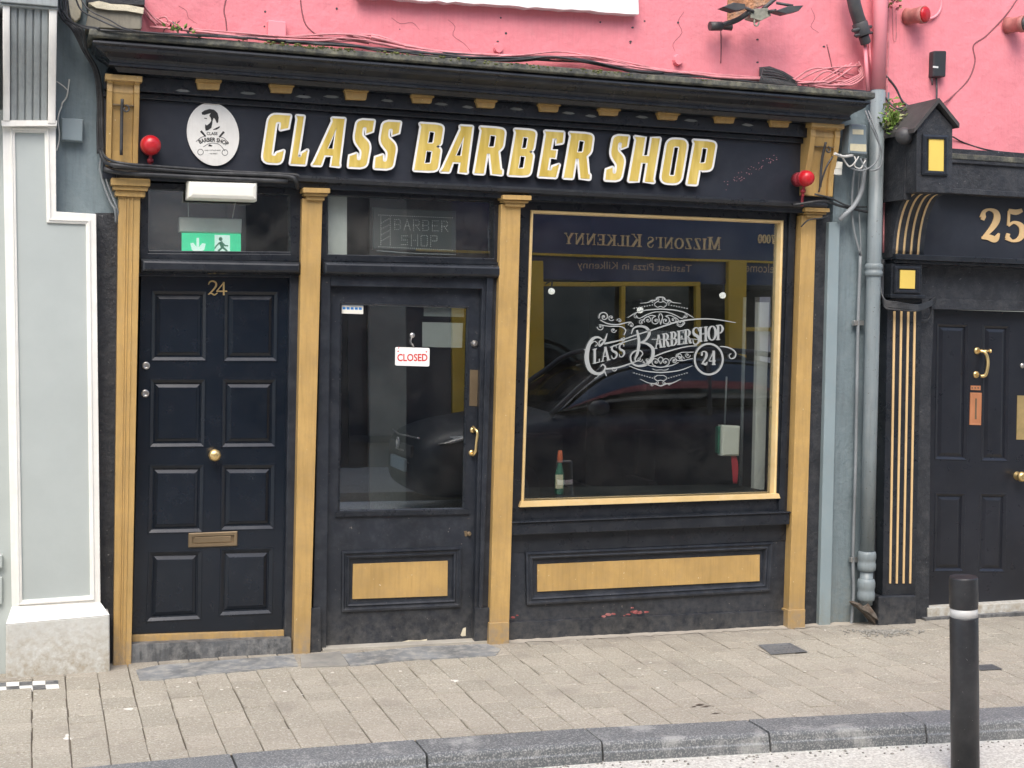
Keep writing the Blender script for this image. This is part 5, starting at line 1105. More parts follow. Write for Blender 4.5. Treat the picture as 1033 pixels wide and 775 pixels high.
# cornice band over the 25
mb = MB(); mb.box((P(958, 160, -.2).x, -.2, P(975, 158, -.2).z - .02), (9.5, .0, P(975, 155.5, -.2).z)); mb.build('cornice_flashing', LEAD, rt, bevel=.004)
mb = MB(); X0 = P(958, 160, -.2).x
mb.box((X0, -.18, P(975, 192, -.2).z), (9.5, .0, P(975, 158, -.2).z - .021)); mb.box((X0, -.2, P(975, 196, -.2).z), (9.5, .0, P(975, 190.5, -.2).z)); mb.box((X0, -.195, P(975, 165, -.2).z), (9.5, -.18, P(975, 160, -.2).z)); mb.build('cornice', BLKR, rt, bevel=.004)
mb = MB(); mb.box((P(930, 220, -.08).x, -.08, P(975, 262, -.08).z), (9.5, .0, P(975, 192, -.08).z)); fb = mb.build('fascia', SIGNB, rt, bevel=.003)
mb = MB(); mb.box((P(903, 262, -.15).x, -.16, P(975, 264.5, -.16).z), (9.5, .0, P(975, 259, -.16).z)); mb.box((P(905, 262, -.15).x, -.13, P(975, 268, -.13).z), (9.5, .0, P(975, 264.6, -.16).z)); mb.build('fascia_ledge', BLK, rt, bevel=.003)
mb = MB(); f25 = pm(-.08)
for ch, x0 in (('2', 986.5), ('5', 1011)):
    w_, ss = serif_strokes(ch); k = 0
    for pts, ww, s in ss:
        k += 1; mb.ribbon(f25, [(x0 + a * 34, 243.5 - b * 33 + (x0 - 986) * .03) for a, b in pts], [v * 36 for v in ww] if isinstance(ww, list) else ww * 36, 0, .006 + k * .0003, s)
mb.build('house_number', STRIPE, fb, label='large pale gold figures 25')
# gabled bracket box
gb2X0, gb2X1 = P(924.5, 160, -.42).x, P(960.5, 160, -.42).x; YF = -.42
zE = P(942, 129, YF).z; zBt = P(942, 194, YF).z; zA = P(944, 104.5, YF).z
br = MB(); br.prism(pm(YF), [(925, 128), (943.5, 108), (961, 127), (960.5, 195), (924.5, 194)], -.42, 0); brk = br.build('gabled_bracket', BLKR, rt, bevel=.003)
mb = MB(); th = .03; xm = P(944, 104, YF).x
for s, xe in ((-1, P(919, 134, YF).x), (1, P(964.5, 128, YF).x)):
    ze = P(919, 133, YF).z if s < 0 else P(964, 128, YF).z
    i = len(mb.v)
    for Y_ in (YF - .035, .0): mb.v += [Vector((xm, Y_, zA)), Vector((xm, Y_, zA + th)), Vector((xe, Y_, ze + th * .6)), Vector((xe, Y_, ze - .01))]
    for fc in ((0, 1, 2, 3), (4, 5, 6, 7), (0, 1, 5, 4), (1, 2, 6, 5), (2, 3, 7, 6), (3, 0, 4, 7)): mb.face([i + q_ for q_ in fc])
mb.build('roof', paint('slate_roof', (.05, .048, .048), .7, .35, dust=.4, dustc=(.11, .1, .09), bs=.5), brk)
mb = MB(); mb.rings(pm(YF), [(929.5, 136), (955.5, 137), (955, 177.5), (929, 176.5)], [(0, 0), (0, .016), (2, .02), (4, .018), (4.6, .006), (5, .004)], cap=True); mb.build('panel_frame', BLK, brk)
MB().prism(pm(YF), [(936.3, 140.3), (951, 141), (950.8, 173), (936, 172.3)], 0, .012).build('yellow_panel', YEL, brk)
# side mass (return) below the roof and the scroll
mb = MB(); mb.box((bxa, -.30, P(905, 201, -.3).z), (gb2X0 - .002, .0, zE - .06)); mb.build('bracket_side', BLKR, rt)
dc = thing('dome_camera', 'black round camera tucked under the eave of the gabled bracket', 'camera', P(912, 136, -.4))
mb = MB(); c = P(912, 136, -.36); mb.lathe(c + Vector((.05, .05, 0)), (-.75, -.6, -.1), [(.045, -.04), (.055, 0), (.055, .05), (.048, .075), (.03, .09), (.01, .096)], 20); mb.build('housing', DARKM, dc)
# scroll with four gold stripes: surface curving forward to the top
zs0, zs1 = P(915, 260, -.12).z, P(935, 196, -.3).z
mb = MB(); xs0, xs1 = P(902, 250, -.14).x, P(930, 250, -.14).x
spr = [(.12 + .19 * (1 - cos(pi / 2 * k / 12)), zs0 + (zs1 - zs0) * sin(pi / 2 * k / 12) ** .9) for k in range(13)]
def scr(mb, X0, X1, off, shift=0.0):
    i = len(mb.v)
    for (o, z) in spr: mb.v += [Vector((X0, -(o + off), z)), Vector((X1, -(o + off), z)), Vector((X1, 0, z)), Vector((X0, 0, z))]
    n = len(spr)
    for j in range(n - 1):
        for k in range(4): mb.face([i + 4 * j + k, i + 4 * j + (k + 1) % 4, i + 4 * j + 4 + (k + 1) % 4, i + 4 * j + 4 + k], k == 0)
    mb.face([i, i + 1, i + 2, i + 3]); mb.face([i + 4 * (n - 1) + k for k in range(4)])
XS1 = xs1 + .03
scr(mb, xs0, XS1, 0); scl = mb.build('scroll', BLKR, rt)
for k in range(4):
    a = xs0 + .012 + (XS1 - xs0 - .02) * (k + .25) / 4.1; mb = MB(); scr(mb, a, a + .014, .006); mb.build('gold_stripe', STRIPE, scl)
# square block, ledge, striped pilaster, plinth
mb = MB(); mb.prism(pm(-.12), [(899.5, 266), (930, 266.5), (929.5, 303), (898.5, 302)], -.12, 0); mb.prism(pm(-.12), [(896, 297), (932, 298), (932, 301.5), (896, 300.5)], -.12, .03); blk = mb.build('pilaster_block', BLK, rt, bevel=.003)
mb = MB(); mb.rings(pm(-.12), [(901.5, 268.5), (927.5, 269), (927, 296), (901, 295.5)], [(0, 0), (0, .012), (1.5, .014), (3, .012), (3.6, .004)], cap=True); mb.build('panel_frame', BLK, blk)
MB().prism(pm(-.12), [(907.5, 272.5), (922.5, 273), (922, 291.5), (907, 291)], 0, .01).build('yellow_panel', YEL, blk)
mb = MB(); mb.prism(pm(-.1), [(895.5, 301), (930, 301), (923, 606), (890, 606)], -.1, 0); mb.prism(pm(-.03), [(890, 262), (898, 262), (893, 640), (885.5, 640)], -.03, 0); pil = mb.build('pilaster', BLK, rt, bevel=.003)
for a, b in ((902, 897.6), (909, 904.3), (916, 911.1), (922.6, 917.8)): MB().prism(pm(-.1), [(a - 1, 314), (a + 1, 314), (b + .9, 588.5), (b - .9, 588.5)], 0, .006).build('gold_stripe', STRIPE, pil)
mb = MB(); mb.prism(pm(-.13), [(886.5, 602), (924.5, 601), (924, 640), (886, 642)], -.14, 0); mb.build('plinth', BLKW, rt, bevel=.006)
mb = MB(); mb.prism(pm(-.02), [(924, 300), (940, 300), (937, 640), (918, 640)], -.1, 0); mb.prism(pm(-.02), [(937, 301), (1130, 307), (1130, 316), (937, 312)], -.1, 0); mb.build('door_frame', BLKR, rt, bevel=.003)
nm = pm(.05); RD = paint('door_25_black', (.012, .014, .02), .3, .2, bs=.1, dust=.06, dustc=(.1, .1, .1))
p25 = [[(944.5, 326), (977.5, 327), (975.5, 465), (942.5, 464)], [(991, 327.5), (1019, 328.5), (1017, 466), (989.5, 465.5)], [(943, 497), (974, 497.5), (972.5, 577), (941.5, 577)], [(988, 497.5), (1016, 498), (1014, 577.5), (986.5, 577.3)]]
mb = MB(); mb.prism(nm, [(938, 312), (1040, 315), (1034, 606), (935, 612)], -.04, 0, p25); d25 = mb.build('front_door', RD, rt)
for p in p25:
    mb = MB(); mb.rings(nm, p, [(0, 0), (.3, .003), (1.1, .003), (3.2, -.006), (3.6, -.013), (4.2, -.013), (7.2, -.005)]); mb.build('door_panel', RD, d25)
mb = MB(); mb.prism(nm, [(1041, 315), (1130, 318), (1124, 602), (1035, 606)], -.04, -.01); mb.build('door_leaf', RD, d25)
mb = MB(); k0, k1 = P(985.5, 354, .05), P(984.5, 378, .05)
for h in (k0, k1): mb.lathe(h, (0, -1, 0), [(.024, 0), (.024, .006), (.014, .012)], 18)
mb.tube([k0 + Vector((.01, -.02, 0)), k0 + Vector((.035, -.04, -.01)), k0 + Vector((.05, -.05, -.05)), k0 + Vector((.05, -.055, -.1)), k1 + Vector((.04, -.05, 0)), k1 + Vector((.015, -.03, -.01))], .012, 10); mb.tube([k0 + Vector((.02, -.03, 0)), k0 + Vector((.065, -.045, 0))], .008, 8); mb.lathe(k0 + Vector((.065, -.045, 0)), (1, 0, 0), [(.008, 0), (.016, .006), (.012, .014)], 12)
mb.build('door_knocker', BRASS, d25)
mb = MB(); mb.prism(nm, [(979, 389), (989, 389.3), (989, 393.8), (979, 393.5)], 0, .003); mb.rings(nm, [(978.5, 396), (990, 396.4), (989.2, 429), (977.6, 428.6)], [(0, 0), (0, .005), (1, .006), (2, .004), (3, .004)]); mb.build('name_plate', COPP, d25)
mb = MB(); 
for x_ in (980.5, 983.5, 986.5): mb.prism(nm, circ(x_, 391.4, .9, None, 8), .003, .004)
mb.ribbon(nm, [(984.2, 402), (983.8, 423)], 1.6, .004, .006); mb.build('plate_mark', BRNZ, d25)
MB().prism(nm, [(1026, 399), (1046, 399.5), (1045, 444), (1025, 443.5)], 0, .004).build('push_plate', BRASS, d25)
MB().lathe(P(1026, 480, .05), (-.15, -1, 0), [(.03, 0), (.03, .008), (.014, .016), (.014, .035), (.028, .045), (.036, .06), (.034, .075), (.02, .088)], 20).build('door_knob', BRASS, d25)
MB().lathe(P(1031, 369, .05), (0, -1, 0), [(.018, 0), (.018, .008), (.008, .012)], 16).build('lock_cylinder', CHRM, d25)
mb = MB(); mb.prism(pm(-.03), [(936, 613.5), (1140, 601), (1140, 613), (936, 625)], -.15, 0); mb.build('threshold', WHTD, rt, bevel=.004)
mb = MB(); mb.prism(pm(-.07), [(934, 624), (1140, 611), (1140, 640), (934, 645)], -.15, 0); mb.build('doorstep', STEP, rt, bevel=.004)
# drape of cable on the pilaster
runs = []
for k in range(8):
    o = random.uniform(-2, 2); runs.append(([(889 + k * .3, 262, -.06), (888 + k * .4, 285, -.08), (892, 302 + k * 1.0, -.14), (905, 306 + k + o * .5, -.17), (925, 308 + k * .8, -.17), (938, 304 + k * .7, -.12), (943.5, 300 + k * .8, -.06)], .006))
for k in range(5): runs.append(([(928 + k * .4, 311 + k, -.06), (926, 320 + k * .6, -.06), (932, 327 + k * .5 - 4, -.06), (939 - k * .3, 320, -.06), (940, 308, -.06)], .005))
cable('cable_swag', 'swag of black cables tied across the top of the gold striped pilaster', runs, CBLK)
cable('wall_cable', 'long thin cable curving down the pink wall to the peak of the gabled bracket', [([(1028, -4, 0), (1015, 15, 0), (995, 36, 0), (982, 46, 0), (983.5, 62, 0), (977, 80, 0), (962, 96, 0), (951, 105, -.03)], .005)], CDRK)
cable('wall_cable', 'thin cable drooping along the pink wall right of the gabled bracket', [([(961, 138, -.02), (975, 145, 0), (1000, 152, 0), (1040, 156, 0)], .005)], CBLK)
cable('wall_cable', 'dark cables curling over the pink wall left of the gabled bracket roof', [([(893, 76, 0), (903, 88, 0), (910, 102, 0), (918, 108, -.03)], .008), ([(893, 98, 0), (902, 108, -.05), (912, 110, -.1), (915, 106, -.1)], .006), ([(892, 104, -.02), (906, 112, -.1), (916, 108, -.12)], .005)], DARKM)
cable('pipe_side_cable', 'thin pink painted cables running down the wall on the right of the drainpipe', [([(895.5, -5, 0), (896, 40, 0), (894.5, 90, 0), (893, 140, 0), (891, 255, -.02)], .007), ([(900, 0, 0), (901, 38, 0), (904, 38, 0), (904, 10, 0)], .004)], PINKC)
lbx = thing('transmitter_box', 'small black box with a dangling cord on the pink wall above the gabled bracket', 'electrical box', P(943, 82, -.02))
MB().rings(pm(0), rnd([(937.5, 52.5, 1.5), (950.5, 52.5, 1.5), (949.5, 79, 1.5), (936.5, 79, 1.5)], 2), [(0, 0), (0, .045), (1, .055)]).build('casing', paint('black_plastic', (.03, .033, .036), .4, .1, bs=0), lbx)
mb = MB(); mb.prism(pm(-.055), [(941, 66.5), (946.5, 67), (946.5, 69), (941, 68.5)], 0, .001); mb.build('label_mark', REFL, lbx)
mb = MB(); mb.tube([P(944.5, 79, -.02), P(945, 90, -.03), P(944.8, 103, -.1)], .007, 6); mb.tube([P(940, 79, -.03), P(940.5, 86, -.03)], .005, 6); mb.build('cord', CBLK, lbx)
def wall_lamp(px, py, lab, red):
    t = thing('wall_lamp', lab, 'lamp', P(px, py + 8, -.02), 'round lamps sticking out of the pink wall')
    c = P(px, py, 0); ax = Vector((.35, -1, -.05)); mb = MB(); mb.lathe(c, ax, [(.056, 0), (.05, .03), (.05, .10), (.056, .105), (.056, .14)], 20); mb.build('body', paint('rusty_pink_lamp', (.42, .16, .14), .6, .3, dust=.5, dustc=(.25, .12, .1), scale=20, bs=.2), t)
    e_ = c + ax.normalized() * .14; mb = MB(); mb.lathe(e_, ax, [(.05, 0), (.048, .01), (.03, .018), (.01, .02)], 20); mb.build('lens', RED if red else DARKM, t)
wall_lamp(915, 17, 'small red lensed lamp on the pink wall above the black transmitter box', True)
wall_lamp(1016, 26, 'small dark lensed lamp at the right edge of the pink wall', False)
cable('lamp_lead', 'white cable looping from the red lensed lamp up the pink wall', [([(921, 19, -.06), (932, 19.5, -.03), (943, 17, -.01), (949, 8, 0), (949, -6, 0)], .009)], PINKP)

# =================================================================== BOLLARD, COVERS, DEBRIS, FLAGSTONES
bb = None
# bollard axis measured at the post: x 972, top 580, band 612-620
Yb = -2.62; tp = P(972, 581, Yb); bandt = P(972, 613, Yb).z; bandb = P(972, 622, Yb).z; Rb = (P(986.5, 640, Yb).x - P(958, 640, Yb).x) / 2 * .84
def make_bollard(x, y, z, top, lab, tilt=0.0):
    t = thing('bollard', lab, 'bollard', (x, y, z), 'black bollards along the street'); b = Vector((x, y, z)); h = top - z; b1, b2 = h - (tp.z - bandb), h - (tp.z - bandt); ax = Vector((tilt, 0, h))
    MB().lathe(b, ax, [(Rb, -.02), (Rb, b1 - .004), (Rb * .97, b1)], 32).build('post', BOLL, t)
    MB().lathe(b, ax, [(Rb * .955, b1 - .002), (Rb * .955, b2 + .002)], 32).build('white_band', REFL, t)
    MB().lathe(b, ax, [(Rb * .97, b2), (Rb, b2 + .004), (Rb, h - .012), (Rb * .965, h - .003), (Rb * .9, h - .001), (Rb * .87, h - .004)], 32).build('cap', BOLL, t)
bxx = P(973, 800, Yb).x
make_bollard(bxx, Yb, RZ, tp.z, 'black bollard with a white band standing in front of the number 25 shopfront', tp.x - bxx)
make_bollard(3.1, -7.62, RZ + .1, RZ + .1 + tp.z - RZ, 'black bollard on the far pavement seen only as a reflection in the shop door glass')
def cover(q_, lab):
    pts = [gp(x, y, .007) for x, y in q_]; mb = MB(); c = sum(pts, Vector()) / 4
    i = len(mb.v); mb.v += pts + [p.lerp(c, .1) for p in pts] + [p.lerp(c, .12) - Vector((0, 0, .003)) for p in pts]
    for k in range(4): mb.face([i + k, i + (k + 1) % 4, i + 4 + (k + 1) % 4, i + 4 + k]); mb.face([i + 4 + k, i + 4 + (k + 1) % 4, i + 8 + (k + 1) % 4, i + 8 + k])
    mb.face([i + 8 + k for k in range(4)])
    for a in range(1, 8):
        for b_ in range(1, 5):
            p = pts[0].lerp(pts[1], a / 8).lerp(pts[3].lerp(pts[2], a / 8), b_ / 5); mb.lathe(p - Vector((0, 0, .003)), (0, 0, 1), [(.008, 0), (.006, .003)], 6)
    return tag(mb.build('access_cover', paint('iron_cover', (.13, .135, .14), .6, .3, dust=.4, dustc=(.25, .24, .22), bs=.3)), lab, 'cover')
cover([(765, 650.5), (797, 648.5), (815, 657.5), (778, 660.5)], 'grey iron access cover set in the pavement in front of the right gold pilaster')
cover([(983, 671), (1001, 670), (1012, 675), (989, 676.5)], 'small dark access cover in the pavement right of the bollard')
def flag(q_, lab, mat=LIME, g_=.006, name='flagstone'):
    pts = [gp(x, y, g_) for x, y in q_]; mb = MB(); i = len(mb.v); n = len(pts); mb.v += pts + [p - Vector((0, 0, .03)) for p in pts]; mb.face(list(range(n)))
    for k in range(n): mb.face([k, (k + 1) % n, n + (k + 1) % n, n + k])
    return tag(mb.build(name, mat), lab, 'flagstone')
flag([(137, 676), (160, 671), (296, 660.5), (301, 671.5), (250, 676), (160, 685.5), (141, 686)], 'long worn grey flagstone in front of the door 24 step')
flag([(303, 661), (343, 657), (352, 671), (304, 673)], 'short pale flagstone between the two doors', paint('pale_flag', (.30, .29, .26), .7, .2, dust=.6, dustc=(.16, .165, .17), bs=.3))
flag([(345, 660), (420, 652.5), (492, 649.5), (505, 655), (500, 661), (420, 665), (353, 671.5)], 'grey flagstone under the shop door threshold')
mb = MB()
for k in range(420):
    x_ = random.gauss(0, 1); c = gp(892 + x_ * 15, 635 + abs(random.gauss(0, 2.3)) + abs(x_) * -.3 + 1.5, 0); r = random.uniform(.003, .011)
    mb.lathe(c, (random.uniform(-.4, .4), random.uniform(-.4, .4), 1), [(r * .5, -r * .2), (r, r * .3), (r * .6, r * .9)], 5)
tag(mb.build('gravel', paint('grey_grit', (.26, .25, .22), .9, .5, scale=60, bs=0)), 'loose grit and gravel at the foot of the drainpipe', 'gravel', kind='stuff')
mb = MB()
for k in range(60):
    x_ = random.uniform(20, 1000); c = gp(x_, random.uniform(690, 720) - x_ * .035, .001); r = random.uniform(.004, .011)
    mb.lathe(c, (0, 0, 1), [(r, 0), (r * .8, .0015)], 7)
tag(mb.build('chewing_gum_spots', paint('old_gum', (.66, .63, .56), .8, .1, bs=0)), 'pale flattened gum spots scattered over the pavement', 'gum', kind='stuff')
mb = MB()
for (x_, y_, s) in ((706, 711, 1), (714, 713, 1.4), (700, 713, .6), (722, 720, 1)):
    c = gp(x_, y_, .002); i = len(mb.v); mb.v += [c + Vector((-.03 * s, 0, 0)), c + Vector((0, .012 * s, .002)), c + Vector((.03 * s, 0, .001)), c + Vector((0, -.012 * s, 0))]; mb.face([i, i + 1, i + 2, i + 3])
tag(mb.build('dead_leaves', paint('dark_leaf', (.08, .06, .045), .8, .3, bs=0)), 'few dark dead leaves on the pavement near the kerb', 'leaves', kind='stuff')
mb = MB()
for k in range(260):
    x_ = random.uniform(-.5, 6); y_ = KY1 + KD(x_) - .03 - abs(random.gauss(0, .06)); r = random.uniform(.003, .009); mb.lathe(Vector((x_, y_, RZ)), (random.uniform(-.5, .5), random.uniform(-.5, .5), 1), [(r, 0), (r * .9, r * .5), (r * .3, r)], 5)
tag(mb.build('gutter_grit', MATS['grey_grit']), 'loose grit lying in the gutter along the kerb', 'grit', kind='stuff')
# mortar fillet along the building foot
mb = MB(); pts = [gp(x, y) for x, y in ((112, 676), (132, 674))]
xs = [P(512, 640, -.03).x + k * (P(860, 630, -.03).x - P(512, 640, -.03).x) / 60 for k in range(61)]
i = 0
for k, x_ in enumerate(xs):
    yf = -.05 - random.uniform(.012, .05); mb.v += [Vector((x_, yf, G(x_, yf) + .0025)), Vector((x_, -.01, G(x_, 0) + random.uniform(.004, .01)))]
    if k: mb.face([2 * k - 2, 2 * k, 2 * k + 1, 2 * k - 1])
structure(mb.build('pavement_mortar', paint('mortar', (.40, .36, .30), .9, .15, dust=.3, dustc=(.3, .27, .22), bs=.6, bscale=50, bdist=.006)))

# =================================================================== ACROSS THE STREET (what the glass reflects)
OY = -10.0
def O(px, py): v = P(px, py, 10.0); return Vector((v.x, OY, v.z))
def omap(x, y, n): v = O(x, y); v.y += n; return v
pz = thing('pizza_shop', 'navy and mustard pizza takeaway shopfront across the street, seen reflected in the glass', 'building', (7, OY, 0))
mb = MB(); mb.box((-14, OY - .5, O(650, 222).z + .25), (24, OY - .1, 7.8)); mb.box((-14, OY - .5, 0), (O(415, 300).x, OY - .1, O(650, 222).z + .25)); mb.box((O(905, 300).x, OY - .5, 0), (24, OY - .1, O(650, 222).z + .25)); mb.build('wall', STUC, pz)
fz0, fz1, fz2 = O(650, 222).z + .25, O(650, 259).z, O(650, 284).z
FXa, FXb = O(420, 250).x, O(900, 250).x
mb = MB(); mb.box((FXa, OY - .3, fz1), (FXb, OY, fz0)); mb.box((FXa, OY - .3, fz2), (FXb, OY - .03, fz1 - .03)); fo = mb.build('fascia', BLUEF, pz)
mb = MB(); mb.box((FXa, OY - .1, fz1 - .03), (FXb, OY + .05, fz1)); mb.build('gold_line', YELW, fo)
OG = paint('gold_sign_paint', (.95, .68, .30), .5, .05, bs=0)
def ln(text, xs_px, xe_px, ypx, hpx, small, mat):
    # text reads left to right for someone facing -Y, so it runs from high X to low X
    A, B = O(xs_px, ypx), O(xe_px, ypx); h = O(xs_px, ypx - hpx).z - A.z
    mp0 = wm((0, 0, 0)); L1 = serif(MB(), mp0, text, 0, 0, h, 0, 0, small=small, measure=True)
    asp = (A.x - B.x) / L1
    mb = MB(); mp_ = wm((A.x, OY, A.z), (-1, 0, 0), (0, 0, 1), (0, 1, 0)); serif(mb, mp_, text, 0, 0, h, 0, .012, small=small, aspect=asp); mb.build('sign_lettering', mat, fo)
ln("MIZZONI'S KILKENNY", 729, 570, 252.5, 12.5, .85, OG)
ln('77000', 788, 765.5, 247, 9, None, OG)
def lt_(text, xs_px, xe_px, ypx, hpx):
    A, B = O(xs_px, ypx), O(xe_px, ypx); h = O(xs_px, ypx - hpx).z - A.z
    textobj(text, wm((A.x, OY - .03, A.z), (-1, 0, 0), (0, 0, 1), (0, 1, 0)), A.x - B.x, h, .006, 'sign_lettering', paint('dull_gold_sign', (.6, .45, .25), .5, .05, bs=0), fo)
lt_('Tastiest Pizza in Kilkenny', 701, 585, 276.5, 9.5); lt_('Welcome', 795, 754, 276, 9)
for x0, x1, mt, n_ in ((250, 372, 'dark_timber', .03), (372.5, 410, 'grey_brown_panel', .06), (410.5, 456, 'dark_timber', .03)):
    mt = MATS.get(mt) or paint(mt, (.05, .055, .055) if mt == 'dark_timber' else (.20, .20, .17), .6, .2, bs=0)
    mb = MB(); mb.rect(omap, x0, 190, x1, 640, -.08, n_); mb.build('wall_panel', mt, pz)
mb = MB(); mb.rect(omap, 352, 300, 366, 640, -.02, .08); mb.rect(omap, 352, 440, 410, 447, -.02, .1); mb.build('drain_duct', MATS['dark_timber'], pz)
# mustard pilasters and frames
def yb(x0, y0, x1, y1, n=.06, name='mustard_pilaster'):
    mb = MB(); mb.rect(omap, x0, y0, x1, y1, -.06, n); return mb.build(name, YELW, pz, bevel=.01)
for x0, x1 in ((457, 471), (534, 549), (735, 753), (800, 815)): yb(x0, 263, x1, 620)
for x0, y0, x1, y1 in ((549, 284, 709, 288.5), (627.5, 288.6, 632, 520), (704, 288.6, 709, 520), (549, 470, 709, 478), (753, 330, 800, 334), (471, 284, 534, 288)): yb(x0, y0, x1, y1, .02, 'window_frame')
mb = MB(); mb.box((FXa, OY - 3.2, -.1), (FXb, OY - 3, fz2)); mb.box((FXa, OY - 3.2, fz2), (FXb, OY - .3, fz2 + .1)); mb.build('interior_wall', INT, pz)
mb = MB(); mb.rect(omap, 549, 478, 709, 620, -.2, .01); mb.rect(omap, 469, 440, 534, 620, -.2, .01); mb.build('stallriser', BLUEF, pz)
MB().rect(omap, 549, 288, 709, 470, -.12, -.1).build('pane', CARG, pz)
MB().rect(omap, 469, 288, 534, 440, -.12, -.1).build('pane', CARG, pz)
mb = MB(); mb.rect(omap, 772, 300, 783, 560, -.25, -.1); mb.build('white_post', WHT, pz)
for k, (x_, y_) in enumerate(((552, 293), (640, 312), (723, 297))):
    c = O(x_, y_ + 1); c.y = OY + .25; nm_ = ('above the left window', 'hanging in the middle window', 'above the right mustard pilaster')[k]
    t = thing('globe_lamp', 'lit globe lamp %s of the pizza shop, seen in the reflection' % nm_, 'lamp', c, 'lit globe lamps on the pizza shop')
    rr = .045; MB().lathe(c - Vector((0, 0, rr)), (0, 0, 1), [(rr * sin(a), rr * (1 - cos(a))) for a in [q_ * pi / 10 for q_ in range(1, 10)]], 14).build('globe', BULB, t)
    MB().tube([c + Vector((0, -.25, .1)), c + Vector((0, 0, .14)), c + Vector((0, 0, .05))], .012, 6).build('bracket', DARKM, t)
# upstairs windows opposite
for k in range(6):
    x_ = -2 + k * 2.6; mb = MB(); mb.box((x_, OY - .12, 4.2), (x_ + 1, OY - .06, 5.8)); mb.build('upper_window', WHT, pz)
    mb = MB(); mb.box((x_ + .08, OY - .07, 4.28), (x_ + .92, OY - .05, 5.72)); mb.build('pane', BLK, pz)
# parked car (nose to the left in the reflection)
ORG_C = Vector((3.65, -6.3, RZ)); CS = 1.13; car = thing('parked_car', 'dark parked car reflected in the shop door and window glass', 'car', ORG_C)
def loft(secs, name, mat, parent, cap=True):
    mb = MB(); k = len(secs[0]); 
    for s in secs:
        for p in s: mb.v.append(ORG_C + Vector(p) * CS)
    for j in range(len(secs) - 1):
        for i in range(k): mb.face([j * k + i, j * k + (i + 1) % k, (j + 1) * k + (i + 1) % k, (j + 1) * k + i], True)
    mb.face(list(range(k))); mb.face([(len(secs) - 1) * k + i for i in range(k)]); o = mb.build(name, mat, parent)
    md = o.modifiers.new('s', 'SUBSURF'); md.levels = 2; md.render_levels = 2; return o
def csec(x, hw, z0_, z1_, zt_): return [(x, -hw * .9, z0_), (x, -hw, z0_ + .12), (x, -hw, z1_), (x, -hw * .88, zt_), (x, 0, zt_ + .03), (x, hw * .88, zt_), (x, hw, z1_), (x, hw, z0_ + .12), (x, hw * .9, z0_), (x, 0, z0_)]
loft([csec(0, .55, .3, .55, .66), csec(.06, .72, .22, .6, .74), csec(.3, .84, .2, .68, .86), csec(1.1, .88, .2, .78, .98), csec(1.35, .89, .2, .84, 1.02), csec(2.4, .9, .2, .88, 1.04), csec(3.6, .89, .2, .92, 1.06), csec(4.15, .86, .24, .9, 1.06), csec(4.4, .78, .3, .85, 1.0), csec(4.45, .6, .35, .8, .9)], 'body', CARP, car)
def gsec(x, hw, zb_, zt_): return [(x, -hw, zb_), (x, -hw * .97, (zb_ + zt_) / 2), (x, -hw * .78, zt_ - .03), (x, -hw * .6, zt_), (x, hw * .6, zt_), (x, hw * .78, zt_ - .03), (x, hw * .97, (zb_ + zt_) / 2), (x, hw, zb_)]
loft([gsec(1.15, .76, .93, .99), gsec(1.55, .8, .95, 1.3), gsec(1.95, .8, .97, 1.5), gsec(3.0, .79, .98, 1.56), gsec(3.8, .76, .98, 1.46), gsec(4.2, .72, .98, 1.15), gsec(4.3, .66, .96, 1.0)], 'glasshouse', CARG, car)
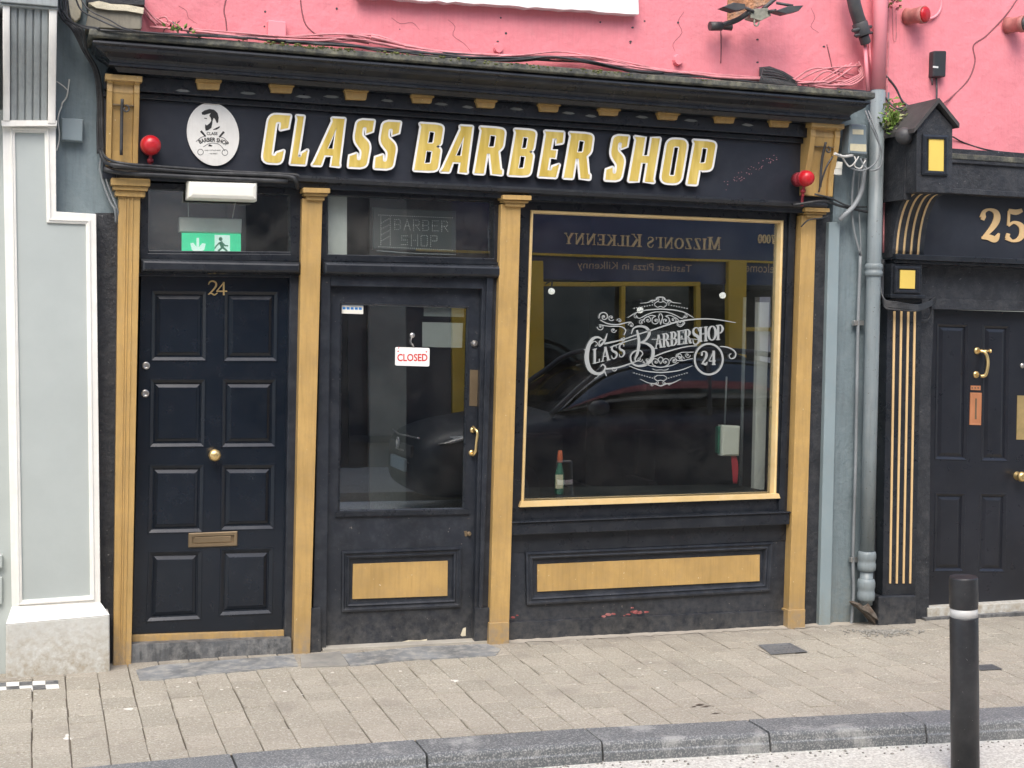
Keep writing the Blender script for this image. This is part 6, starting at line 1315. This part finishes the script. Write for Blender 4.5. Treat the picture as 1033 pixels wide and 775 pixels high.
for s in (-1, 1):
    mb = MB(); 
    mb.tube([ORG_C + Vector(p) * CS for p in ((1.2, s * .74, .98), (1.6, s * .66, 1.3), (2.0, s * .62, 1.52), (3.0, s * .6, 1.58), (3.8, s * .57, 1.47), (4.2, s * .62, 1.1))], .03, 8); mb.tube([ORG_C + Vector(p) * CS for p in ((2.75, s * .8, .98), (2.8, s * .64, 1.55))], .03, 8, 0); mb.build('pillar', CARP, car)
    for xw in (.78, 3.5):
        c = ORG_C + Vector((xw, s * .8, .32)) * CS; w_ = MB().lathe(c - Vector((0, s * .05, 0)), (0, s, 0), [(.2, 0), (.31, .01), (.32, .05), (.32, .14), (.3, .17), (.22, .175)], 28).build('wheel', TYRE, car)
        MB().lathe(c, (0, s, 0), [(.21, .08), (.21, .122), (.17, .13), (.05, .118), (.04, .135)], 20).build('rim', DARKM, w_)
    mb = MB(); v_ = [(.10, .46, .66), (.22, .80, .72), (.45, .86, .80), (.12, .50, .74)]; k_ = len(mb.v)
    for dx in (-.025, .06):
        for q_ in v_: mb.v.append(ORG_C + Vector((q_[0] + dx, s * q_[1], q_[2])) * CS)
    for fc in ((0, 1, 2, 3), (4, 5, 6, 7), (0, 1, 5, 4), (1, 2, 6, 5), (2, 3, 7, 6), (3, 0, 4, 7)): mb.face(list(fc))
    mb.build('headlight', CHRM, car, bevel=.01)
    MB().lathe(ORG_C + Vector((1.6, s * .98, 1.05)) * CS, (-1, 0, 0), [(.05, -.06), (.085, 0), (.07, .1), (.03, .14)], 14).build('wing_mirror', CARP, car)
MB().box(tuple(ORG_C + Vector((-.03, -.26, .42)) * CS), tuple(ORG_C + Vector((.0, .26, .53)) * CS)).build('number_plate', PLG, car)
MB().box(tuple(ORG_C + Vector((-.01, -.4, .56)) * CS), tuple(ORG_C + Vector((.03, .4, .66)) * CS)).build('grille', DARKM, car)

mb = MB(); bd = ORG_C + Vector((-.03, 0, .66)) * CS
mb.tube([bd + Vector((0, .055 * cos(a), .055 * sin(a))) for a in [k * pi / 8 for k in range(17)]], .007, 6, 0); mb.tube([bd + Vector((0, -.035, .03)), bd + Vector((0, 0, -.035)), bd + Vector((0, .035, .03))], .006, 5, 0)
mb.build('badge', CHRM, car)
for z_ in (.50, .60, .74):
    MB().tube([ORG_C + Vector((-.02 + abs(y_) * .12, y_, z_)) * CS for y_ in (-.5, -.25, 0, .25, .5)], .01, 6).build('grille_bar', CHRM, car)
